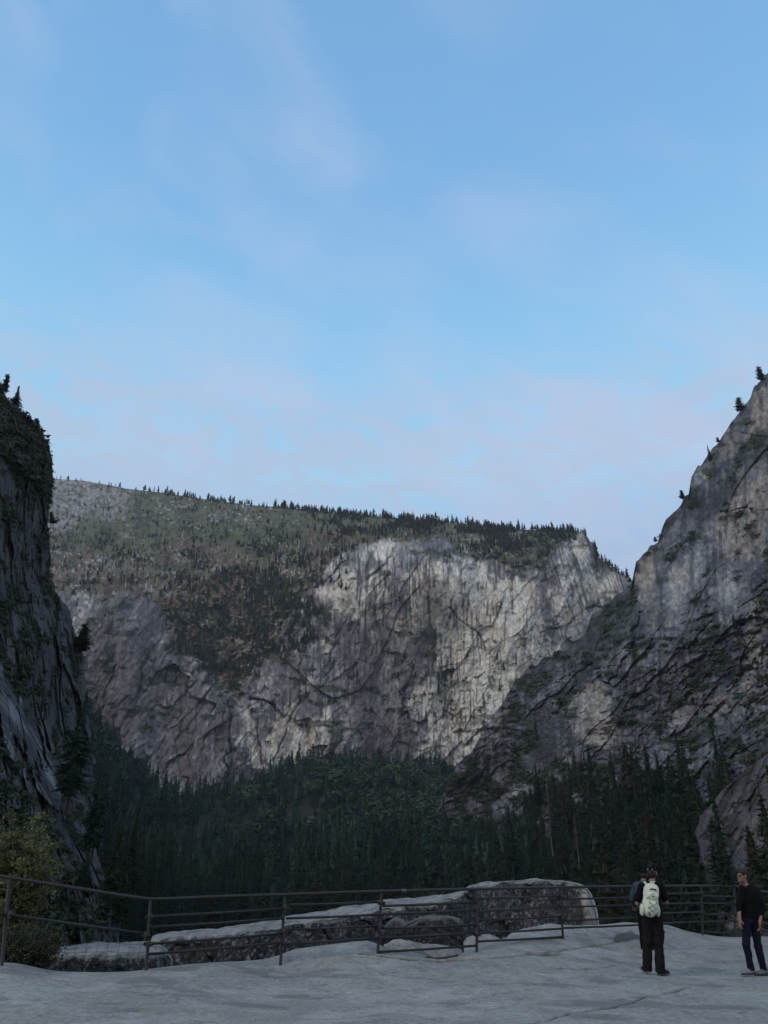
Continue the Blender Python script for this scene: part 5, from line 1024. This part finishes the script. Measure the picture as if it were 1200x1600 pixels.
def head(b, c, fd, tilt=0):
    """head centred at c, face towards fd (horizontal), built with skull, jaw, brow, nose, lips, chin and ears"""
    f = unit((fd[0], fd[1], tilt)); r = unit(np.cross(f, (0, 0, 1))); u = np.cross(r, f); Bm = [r, f, u]; c = np.array(c, float)
    g = lambda x, y, z: c+r*x+f*y+u*z
    b.ell(g(0, -.012, .022), (.074, .094, .088), .02, Bm); b.ell(g(0, .018, -.042), (.056, .066, .068), .03, Bm); b.ell(g(0, .066, -.088), (.022, .018, .018), .02, Bm)
    b.cap(g(-.03, .077, .022), g(.03, .077, .022), .011, .011, .015)
    b.cap(g(0, .085, .010), g(0, .106, -.024), .008, .012, .010); b.ell(g(-.011, .094, -.028), (.008, .01, .007), .006, Bm); b.ell(g(.011, .094, -.028), (.008, .01, .007), .006, Bm)
    b.ell(g(0, .083, -.052), (.024, .010, .006), .006, Bm); b.ell(g(0, .081, -.064), (.020, .010, .007), .006, Bm)
    for s_ in (-1, 1):
        b.ell(g(s_*.031, .078, -.001), (.014, .012, .008), .004, Bm, sub=True); b.ell(g(s_*.031, .070, -.001), (.012, .011, .011), .002, Bm)
        b.ell(g(s_*.078, -.006, -.008), (.010, .018, .031), .008, Bm); b.ell(g(s_*.045, .058, -.022), (.018, .02, .015), .02, Bm)
    return g
def hand(b, w, d, n, side, curl=.5, scale=1.0):
    """palm + four bent fingers + thumb. w wrist, d direction of the hand, n palm normal (fingers curl towards n), side: thumb side vector"""
    w = np.array(w, float); d = unit(d); n = unit(np.array(n)-np.dot(n, d)*d); t = unit(side-np.dot(side, d)*d-np.dot(side, n)*n)
    k = scale; b.ell(w+d*.048*k, (.040*k, .050*k, .016*k), .014, [t, d, n]); b.cap(w-d*.02, w+d*.02, .024*k, .022*k, .015)
    for i, (o, L) in enumerate(((.030, .070), (.010, .078), (-.010, .073), (-.029, .056))):
        p = w+d*.086*k+t*o*k; a = curl*(.8+.15*i); L = L*k
        for seg, fr in enumerate((.44, .32, .24)):
            ang = a*(seg+.6); dd = d*math.cos(ang)+n*math.sin(ang)+t*(.05*(1.5-i)); q = p+unit(dd)*L*fr; b.cap(p, q, .0092*k-.0008*seg, .0086*k-.0008*seg, .003); p = q
    p = w+d*.025*k+t*.030*k; q = p+unit(d*.55+t*.75+n*.35)*.038*k; b.cap(p, q, .013*k, .011*k, .01); q2 = q+unit(d*.9+t*.2+n*.4)*.032*k; b.cap(q, q2, .0105*k, .009*k, .004)
M['skin'] = mat_plain('skin', (.21, .115, .085), .55, nscale=40, namt=.12, bump=.05, spec=.35)
M['hair'] = mat_plain('hair', (.014, .009, .007), .6, nscale=90, namt=.5, bump=.9, bdist=.006)
M['black_cloth'] = mat_plain('black_cloth', (.003, .003, .004), .9, nscale=60, bump=.2, spec=.15)
M['trouser_cloth'] = mat_plain('trouser_cloth', (.010, .008, .010), .9, nscale=60, bump=.3, spec=.15)
M['denim'] = mat_plain('denim', (.006, .008, .017), .9, nscale=80, bump=.3, spec=.15)
M['slate_cloth'] = mat_plain('slate_cloth', (.036, .052, .070), .9, nscale=60, bump=.3, spec=.15)
M['rubber'] = mat_plain('rubber', (.010, .010, .011), .7, nscale=50)
M['grey_mesh'] = mat_plain('grey_mesh', (.16, .17, .17), .85, nscale=120, bump=.6, namt=.4)
M['teal_mesh'] = mat_plain('teal_mesh', (.085, .14, .14), .85, nscale=120, bump=.6, namt=.4)
M['sole'] = mat_plain('sole', (.03, .03, .032), .7)
M['cream'] = mat_plain('cream', (.52, .56, .46), .8, nscale=50, namt=.10, bump=.35, bdist=.004)
M['cord'] = mat_plain('cord', (.015, .017, .018), .6)
M['lens'] = mat_plain('lens', (.006, .006, .008), .12, bump=0, spec=.6)
M['white_print'] = mat_plain('white_print', (.55, .55, .52), .7, bump=0)
def arm(b, s_, e, w, r=(.050, .040, .038, .026)): b.cap(s_, e, r[0], r[1], .02); b.cap(e, w, r[2], r[3], .02)
def leg(b, h_, k, a, r=(.082, .056, .054, .036)): b.cap(h_, k, r[0], r[1], .03); b.cap(k, a, r[2], r[3], .02)
def shoe(root, a, toe, mat, solemat, L=.27):
    """a: ankle ground point, toe: horizontal direction"""
    a = np.array(a, float); t = unit((toe[0], toe[1], 0)); sd = np.array((-t[1], t[0], 0)); up = np.array((0, 0, 1.)); Bm = [t, sd, up]
    lo = a-.3; hi = a+.3; lo[2] = a[2]-.03; hi[2] = a[2]+.2
    b = Body(lo, hi, .006); b.ell(a+t*.02+up*.05, (.085, .045, .05), .03, Bm); b.ell(a+t*.13+up*.035, (.085, .047, .036), .04, Bm); b.cap(a-t*.02+up*.06, a-t*.01+up*.11, .042, .040, .02); b.cap(a+t*.05+up*.075, a+t*.12+up*.055, .026, .02, .02)
    b.cap(a-t*.005+up*.13, a-t*.005+up*.2, .033, .033, .001, sub=True); b.cut((0, 0, -1), -(a[2]+.014)); o = b.mesh('shoe', mat, root)
    b = Body(lo, hi, .006); b.ell(a+t*.01+up*.012, (.088, .046, .06), .02, Bm); b.ell(a+t*.13+up*.016, (.095, .051, .06), .04, Bm); b.cut((0, 0, 1), a[2]+.026); b.cut((0, 0, -1), -(a[2]-.002)); b.mesh('sole', solemat, o)
    # laces
    m = MB()
    for k_ in range(4):
        q = a+t*(.055+.022*k_)+up*(.100-.010*k_); m.tube([q-sd*.022-up*.008, q+up*.002, q+sd*.022-up*.008], .0028, 4)
    m.build('laces', M['sole'] if solemat is not M['sole'] else M['grey_mesh'], o)
def lean(root, k, z0=0.0):
    for o in root.children_recursive:
        if o.type != 'MESH': continue
        me = o.data; a = np.empty(len(me.vertices)*3, np.float32); me.vertices.foreach_get('co', a); a = a.reshape(-1, 3); a[:, 0] += k*a[:, 2]; me.vertices.foreach_set('co', a.ravel()); me.update()
    root.location.x += k*z0
# ---- person with the cream backpack
def person_backpack():
    base = PT(1022, 1523, 15.5); s = 1.0
    root = empty('person', tuple(base)); tag(root, 'person in black t-shirt, cap and baggy trousers, seen from behind, wearing the cream backpack', 'person', 'people on the granite platform')
    lo, hi = (-.45, -.4, -.02), (.5, .5, 1.85)
    fd = (.72, .69); hc = (.045, .03, 1.635)
    b = Body(lo, hi); g = head(b, hc, fd, -.08)
    b.cap((.015, .0, 1.44), (.035, .02, 1.56), .058, .052, .03); b.cap((-.13, 0, 1.42), (.15, 0, 1.42), .055, .055, .04); b.ell((0, .01, 1.30), (.165, .11, .19), .05); b.ell((.01, .01, 1.08), (.14, .10, .16), .06); b.ell((.015, .01, .95), (.16, .115, .12), .05)
    sL, sR = (-.175, .0, 1.40), (.19, .0, 1.40); eL, eR = (-.25, .04, 1.13), (.275, .02, 1.15); wL, wR = (-.10, .27, 1.14), (.16, .26, 1.16)
    arm(b, sL, eL, wL); arm(b, sR, eR, wR)
    hand(b, wL, unit(np.subtract(wL, eL)), (.3, .2, .9), np.array((0, 0, 1.)), .7); hand(b, wR, unit(np.subtract(wR, eR)), (-.3, .2, .9), np.array((0, 0, 1.)), .7)
    leg(b, (-.075, .02, .92), (-.085, .05, .50), (-.08, .13, .10)); leg(b, (.095, .0, .92), (.105, .01, .50), (.125, .0, .09))
    b.mesh('body', M['skin'], root)
    b = Body(lo, hi); b.cap((-.14, 0, 1.41), (.155, 0, 1.41), .072, .072, .04); b.ell((0, .01, 1.30), (.178, .13, .20), .05); b.ell((.01, .01, 1.10), (.175, .13, .18), .06); b.ell((.02, .01, .96), (.185, .14, .14), .05)
    b.cap(sL, np.array(sL)*.25+np.array(eL)*.75, .068, .062, .02); b.cap(sR, np.array(sR)*.25+np.array(eR)*.75, .070, .066, .02); b.cap((.02, .005, 1.50), (.03, .02, 1.60), .055, .06, .01, sub=True); b.wrinkle(.010, .09, .16, 31); b.cut((0, 0, -1), -.90); b.mesh('shirt', M['black_cloth'], root)
    b = Body(lo, hi); b.ell((.015, .01, .93), (.17, .125, .11), .05); leg(b, (-.08, .02, .90), (-.085, .05, .50), (-.08, .12, .07), (.098, .080, .078, .080)); leg(b, (.10, .0, .90), (.108, .01, .50), (.115, .0, .05), (.098, .080, .078, .084)); b.ell((.19, .02, .62), (.03, .06, .09), .02); b.wrinkle(.016, .10, .09, 33); b.cut((0, 0, -1), -.035); b.mesh('trousers', M['trouser_cloth'], root)
    shoe(root, (-.085, .12, .045), (-.1, 1), M['rubber'], M['sole']); shoe(root, (.115, -.01, .0), (.85, .5), M['rubber'], M['sole'])
    # cap worn with its peak forward, hair below
    b = Body((-.2, -.2, 1.5), (.3, .3, 1.85), .005); c = np.array(hc); f = unit((*fd, -.08)); r = unit(np.cross(f, (0, 0, 1))); u = np.cross(r, f)
    b.ell(g(0, -.014, .030), (.083, .103, .090), .02, [r, f, u]); b.cut(-u, -(u@g(0, 0, .035))); b.ell(g(0, .125, .040), (.070, .055, .010), .015, [r, f, u]); cp_ = b.mesh('cap', M['black_cloth'], root)
    m = MB(); q = g(-.06, -.085, .055); m.tube([g(-.050, -.094, .062), g(-.040, -.100, .050), g(-.030, -.104, .060)], .006, 5); m.tube([g(.035, -.102, .052), g(.050, -.094, .050)], .006, 5); m.build('emblem', M['white_print'], cp_)
    b = Body((-.2, -.2, 1.5), (.3, .3, 1.85), .005); b.ell(g(0, -.022, -.012), (.084, .100, .098), .02, [r, f, u]); b.cut(u, (u@g(0, 0, .042))); b.ell(g(0, .09, -.03), (.1, .085, .12), .01, [r, f, u], sub=True); b.ell(g(.079, -.004, -.012), (.022, .02, .034), .01, [r, f, u], sub=True); b.wrinkle(.006, .02, .03, 5); b.cut(-u, -(u@g(0, 0, -.105))); b.mesh('hair', M['hair'], root)
    # ---- backpack: a thing of its own, worn on the back
    bp = empty('backpack', tuple(base+np.array((-.105, -.20, .92)))); tag(bp, 'cream backpack with black criss-cross cord worn by the person in black', 'backpack')
    o = np.array((-.105, -.20, .92)); T = lambda p: tuple(np.array(p, float)-o)
    # tilt a little: the pack hangs lower to the left
    th = math.radians(7); rot = lambda x, y, z: (x*math.cos(th)+z*math.sin(th), y, -x*math.sin(th)+z*math.cos(th))
    b = Body((-.32, -.25, -.1), (.32, .25, .72), .006)
    b.ell(rot(0, .02, .16), (.155, .115, .17), .04); b.ell(rot(.0, .03, .36), (.140, .10, .17), .06); b.cap(rot(-.05, .03, .46), rot(.05, .03, .46), .075, .075, .05); b.wrinkle(.006, .12, .10, 8); b.mesh('bag', M['cream'], bp)
    b = Body((-.32, -.25, -.1), (.32, .25, .72), .006); b.ell(rot(-.005, -.070, .135), (.125, .055, .125), .03); b.cap(rot(-.06, -.075, .20), rot(.05, -.075, .20), .040, .040, .04); b.wrinkle(.005, .08, .06, 9); b.mesh('front_pocket', M['cream'], bp)
    b = Body((-.32, -.25, -.1), (.32, .25, .72), .006); b.cap(rot(-.06, -.055, .34), rot(.055, -.055, .34), .052, .052, .03); b.ell(rot(0, -.06, .33), (.105, .045, .065), .02); up_ = b.mesh('upper_pocket', M['cream'], bp)
    for sx in (-1, 1):
        b = Body((-.32, -.25, -.1), (.32, .25, .72), .006); b.ell(rot(sx*.145, .02, .11), (.035, .075, .10), .02); b.mesh('side_pocket', M['cream'], bp)
        MB().tube([rot(sx*.165, -.05, .205), rot(sx*.185, .02, .20), rot(sx*.165, .08, .20)], .006, 6).build('elastic', M['cord'], bp)
    m = MB()
    zig = [(-.075, .06), (.062, .135), (-.065, .23)]; zag = [(.07, .05), (-.072, .14), (.06, .23)]
    for zz in (zig, zag): m.tube([rot(x, -.135-.01*math.sin((z-.05)*9), z) for x, z in zz], .0045, 6)
    for x, z in ((-.075, .06), (-.072, .14), (-.065, .23), (.07, .05), (.062, .135), (.06, .23)): m.tube([rot(x, -.12, z-.012), rot(x, -.14, z), rot(x, -.12, z+.012)], .006, 5)
    m.build('bungee_cord', M['cord'], bp)
    MB().tube([rot(-.055, -.055, .435), rot(-.035, -.075, .450), rot(.035, -.075, .450), rot(.06, -.055, .435)], .011, 8).build('top_handle', M['cord'], bp)
    MB().tube([rot(-.035, .02, .535), rot(-.03, .02, .565), rot(.03, .02, .565), rot(.035, .02, .535)], .011, 8).build('grab_loop', M['cream'], bp)
    MB().tube([rot(-.03, -.118, .335), rot(.02, -.118, .332)], .008, 6).build('logo_patch', M['cord'], bp)
    MB().tube([rot(-.055, -.122, .02), rot(-.035, -.124, .045), rot(-.05, -.122, .05)], .012, 6).build('buckle', M['cord'], bp)
    MB().tube([rot(-.115, -.065, .28), rot(-.10, -.10, .30), rot(0, -.115, .385), rot(.10, -.09, .30), rot(.125, -.065, .24)], .004, 5).build('zip', M['grey_mesh'], bp)
    for sx, p3 in ((-1, ((-.02, .06, .52), (-.025, .16, .56), (-.035, .27, .52), (-.045, .34, .38), (-.06, .33, .20), (-.085, .23, .05), (-.09, .12, .02))), (1, ((.07, .06, .52), (.14, .15, .565), (.20, .27, .53), (.235, .345, .38), (.24, .34, .20), (.20, .24, .06), (.13, .12, .02)))):
        m = MB()
        for off in (-.012, 0, .012): m.tube([(x+off, y, z) for x, y, z in p3], .013, 6)
        m.build('shoulder_strap', M['cream'], bp)
    lean(root, .12); lean(bp, .12, .92)
person_backpack()
def person_left():
    D = 19.0; base = PT(1012, 1487, D)
    root = empty('person', tuple(base)); tag(root, 'person in slate blue top half hidden behind the one with the backpack, holding the rail', 'person', 'people on the granite platform')
    lo, hi = (-.5, -.35, -.02), (.5, .75, 1.8); fd = (.35, .94); hc = (.06, .22, 1.535)
    b = Body(lo, hi, .007); g = head(b, hc, fd, -.1); b.cap((.01, .12, 1.34), (.05, .20, 1.46), .06, .052, .03); b.cap((-.15, .1, 1.32), (.15, .1, 1.32), .055, .055, .04); b.ell((0, .07, 1.20), (.165, .11, .18), .05); b.ell((0, .02, 1.0), (.14, .10, .15), .06); b.ell((0, .0, .88), (.155, .115, .12), .05)
    sL, sR = (-.18, .1, 1.30), (.18, .1, 1.30); eL, eR = (-.235, .20, 1.04), (.25, .24, 1.04); wL, wR = (-.13, .42, .88), (.17, .46, .90)
    arm(b, sL, eL, wL); arm(b, sR, eR, wR); hand(b, wL, (.15, .75, -.45), (0, .3, -1), np.array((1., 0, 0)), .9); hand(b, wR, (-.05, .75, -.45), (0, .3, -1), np.array((-1., 0, 0)), .9)
    leg(b, (-.085, .0, .86), (-.09, .03, .47), (-.07, .02, .10)); leg(b, (.09, .0, .86), (.10, .08, .47), (.11, .06, .10)); b.mesh('body', M['skin'], root)
    b = Body(lo, hi, .007); b.cap((-.15, .09, 1.31), (.15, .09, 1.31), .078, .078, .05); b.ell((0, .05, 1.20), (.20, .15, .20), .06); b.ell((0, .01, 1.0), (.18, .14, .17), .06); b.ell((0, .0, .87), (.175, .135, .12), .05); arm(b, sL, eL, np.array(wL)*.9+np.array(eL)*.1, (.072, .06, .056, .042)); arm(b, sR, eR, np.array(wR)*.9+np.array(eR)*.1, (.072, .06, .056, .042)); b.cap((.02, .14, 1.42), (.05, .20, 1.50), .055, .06, .01, sub=True); b.wrinkle(.014, .08, .14, 41); b.cut((0, 0, -1), -.80); b.mesh('jacket', M['slate_cloth'], root)
    b = Body(lo, hi, .007); b.ell((0, 0, .84), (.16, .12, .11), .05); leg(b, (-.085, .0, .84), (-.09, .03, .47), (-.07, .02, .08), (.10, .078, .076, .07)); leg(b, (.09, .0, .84), (.10, .08, .47), (.11, .06, .08), (.10, .078, .076, .07)); b.wrinkle(.012, .1, .1, 42); b.cut((0, 0, -1), -.05); b.mesh('trousers', M['black_cloth'], root)
    shoe(root, (-.07, .0, .0), (.55, .85), M['rubber'], M['grey_mesh']); shoe(root, (.11, .05, .0), (.2, 1), M['rubber'], M['grey_mesh'])
    b = Body((-.2, 0, 1.4), (.3, .5, 1.75), .006); f = unit((*fd, -.1)); r = unit(np.cross(f, (0, 0, 1))); u = np.cross(r, f); b.ell(g(0, -.014, .026), (.083, .103, .094), .02, [r, f, u]); b.cut(-u, -(u@g(0, 0, .02))); b.ell(g(0, .125, .03), (.07, .055, .01), .015, [r, f, u]); b.mesh('cap', M['black_cloth'], root)
    b = Body((-.2, 0, 1.4), (.3, .5, 1.75), .006); b.ell(g(0, -.024, -.015), (.083, .098, .095), .02, [r, f, u]); b.cut(u, (u@g(0, 0, .03))); b.ell(g(0, .09, -.03), (.1, .085, .12), .01, [r, f, u], sub=True); b.cut(-u, -(u@g(0, 0, -.10))); b.mesh('hair', M['hair'], root)
    lean(root, .10)
person_left()
def person_walking():
    base = PT(1175, 1524, 15.8)
    root = empty('person', tuple(base)); tag(root, 'person in black shirt, sunglasses and dark jeans, walking left at the right edge', 'person', 'people on the granite platform')
    lo, hi = (-.5, -.45, -.02), (.5, .45, 1.85); fd = (-.93, -.36); hc = (-.135, -.06, 1.625)
    b = Body(lo, hi); g = head(b, hc, fd, .02); b.cap((-.04, .0, 1.42), (-.105, -.04, 1.55), .060, .052, .03)
    sL, sR = (-.155, -.10, 1.39), (.155, .02, 1.37); eL, eR = (-.25, -.13, 1.12), (.235, -.02, 1.07); wL, wR = (-.275, -.20, .90), (.125, -.14, .86)
    b.cap(sL, sR, .055, .055, .05); b.ell((0, -.03, 1.27), (.165, .115, .19), .05); b.ell((.0, -.01, 1.05), (.14, .105, .16), .06); b.ell((.0, .0, .93), (.155, .12, .12), .05)
    arm(b, sL, eL, wL); arm(b, sR, eR, wR); hand(b, wL, (-.05, -.12, -1), (.9, .3, 0), np.array((-.3, -1., 0)), .35); hand(b, wR, (-.12, -.15, -1), (-.9, .2, .1), np.array((-.3, -1., 0)), .4)
    kL, aL = (-.125, -.10, .49), (-.02, -.02, .10); kR, aR = (.135, .0, .47), (.245, .06, .10)
    leg(b, (-.075, -.02, .90), kL, aL); leg(b, (.085, .03, .90), kR, aR); b.mesh('body', M['skin'], root)
    b = Body(lo, hi); b.cap(sL, sR, .074, .074, .05); b.ell((0, -.03, 1.28), (.20, .145, .20), .05); b.ell((.005, -.01, 1.08), (.185, .14, .18), .06); b.ell((.015, .0, .95), (.18, .14, .10), .05)
    b.cap(sL, eL, .072, .058, .02); b.cap(eL, np.array(eL)*.72+np.array(wL)*.28, .056, .050, .02); b.cap(sR, eR, .078, .066, .02); b.cap(eR, np.array(eR)*.55+np.array(wR)*.45, .060, .050, .02); b.cap((-.07, -.03, 1.47), (-.11, -.05, 1.56), .058, .07, .01, sub=True); b.wrinkle(.012, .09, .15, 51); b.cut(unit((.25, 0, -1)), -.86); b.mesh('shirt', M['black_cloth'], root)
    b = Body(lo, hi); b.ell((0, 0, .90), (.158, .125, .11), .05); leg(b, (-.078, -.02, .88), kL, np.array(aL)+(0, 0, -.01), (.090, .068, .066, .056)); leg(b, (.088, .03, .88), kR, np.array(aR)+(0, 0, -.01), (.090, .068, .066, .056)); b.wrinkle(.010, .09, .08, 53); b.cut((0, 0, -1), -.075); b.mesh('jeans', M['denim'], root)
    shoe(root, (-.01, -.02, .015), (-1, -.25), M['grey_mesh'], M['sole']); shoe(root, (.265, .06, .0), (-1, -.3), M['teal_mesh'], M['sole'])
    f = unit((*fd, .02)); r = unit(np.cross(f, (0, 0, 1))); u = np.cross(r, f)
    b = Body((-.35, -.25, 1.45), (.1, .15, 1.85), .005); b.ell(g(0, -.022, .038), (.086, .104, .092), .02, [r, f, u])
    for k_ in range(26):
        a = k_*2.4; b.ell(g(.06*math.cos(a)*(k_/26)**.5*1.2, -.02+.085*math.sin(a)*(k_/26)**.5, .105-.055*(k_/26)), (.026, .026, .020), .012)
    b.ell(g(0, -.075, -.01), (.065, .035, .06), .03, [r, f, u]); b.ell(g(0, .115, -.035), (.1, .095, .085), .01, [r, f, u], sub=True)
    for s_ in (-1, 1): b.ell(g(s_*.082, .0, -.012), (.024, .026, .032), .01, [r, f, u], sub=True)
    b.cut(-u, -(u@g(0, 0, -.07))); b.wrinkle(.010, .018, .022, 6); b.mesh('hair', M['hair'], root)
    sg = MB()
    for s_ in (-1, 1):
        ring = [tuple(g(s_*.034+.026*math.cos(t), .096-.006*abs(math.cos(t)), .002+.018*math.sin(t))) for t in np.linspace(0, 6.283, 13)]
        c_ = tuple(g(s_*.034, .099, .002)); sg.add([c_]+ring[:-1], [], [(0, i+1, (i+1) % 12+1) for i in range(12)]); sg.tube(ring, .0025, 5)
        sg.tube([g(s_*.060, .090, .008), g(s_*.077, .06, .008), g(s_*.080, .0, .004)], .0035, 5)
    sg.tube([g(-.010, .100, .006), g(.010, .100, .006)], .003, 5); sg.build('sunglasses', M['lens'], root); lean(root, .17)
person_walking()
# ------------------------------------------------------------------ the valley air
def build_haze():
    x0, x1, y0, y1, z0, z1 = -3200, 3400, -60, 3400, -900, 1300
    V_ = [(x, y, z) for x in (x0, x1) for y in (y0, y1) for z in (z0, z1)]
    o = mesh_np('haze', np.array(V_), np.array([(0, 1, 3, 2), (4, 6, 7, 5), (0, 4, 5, 1), (2, 3, 7, 6), (0, 2, 6, 4), (1, 5, 7, 3)]), None, smooth=False)
    m = bpy.data.materials.new('air'); m.use_nodes = True; nt = m.node_tree; nt.nodes.clear(); out = nt.nodes.new('ShaderNodeOutputMaterial'); v = nt.nodes.new('ShaderNodeVolumePrincipled')
    v.inputs['Color'].default_value = (.80, .88, 1, 1); v.inputs['Density'].default_value = HAZE; v.inputs['Anisotropy'].default_value = .1; nt.links.new(v.outputs[0], out.inputs['Volume'])
    o.data.materials.append(m); tag(o, 'thin blue morning haze filling the valley', 'haze', kind='stuff')
HAZE = .00005
build_haze()
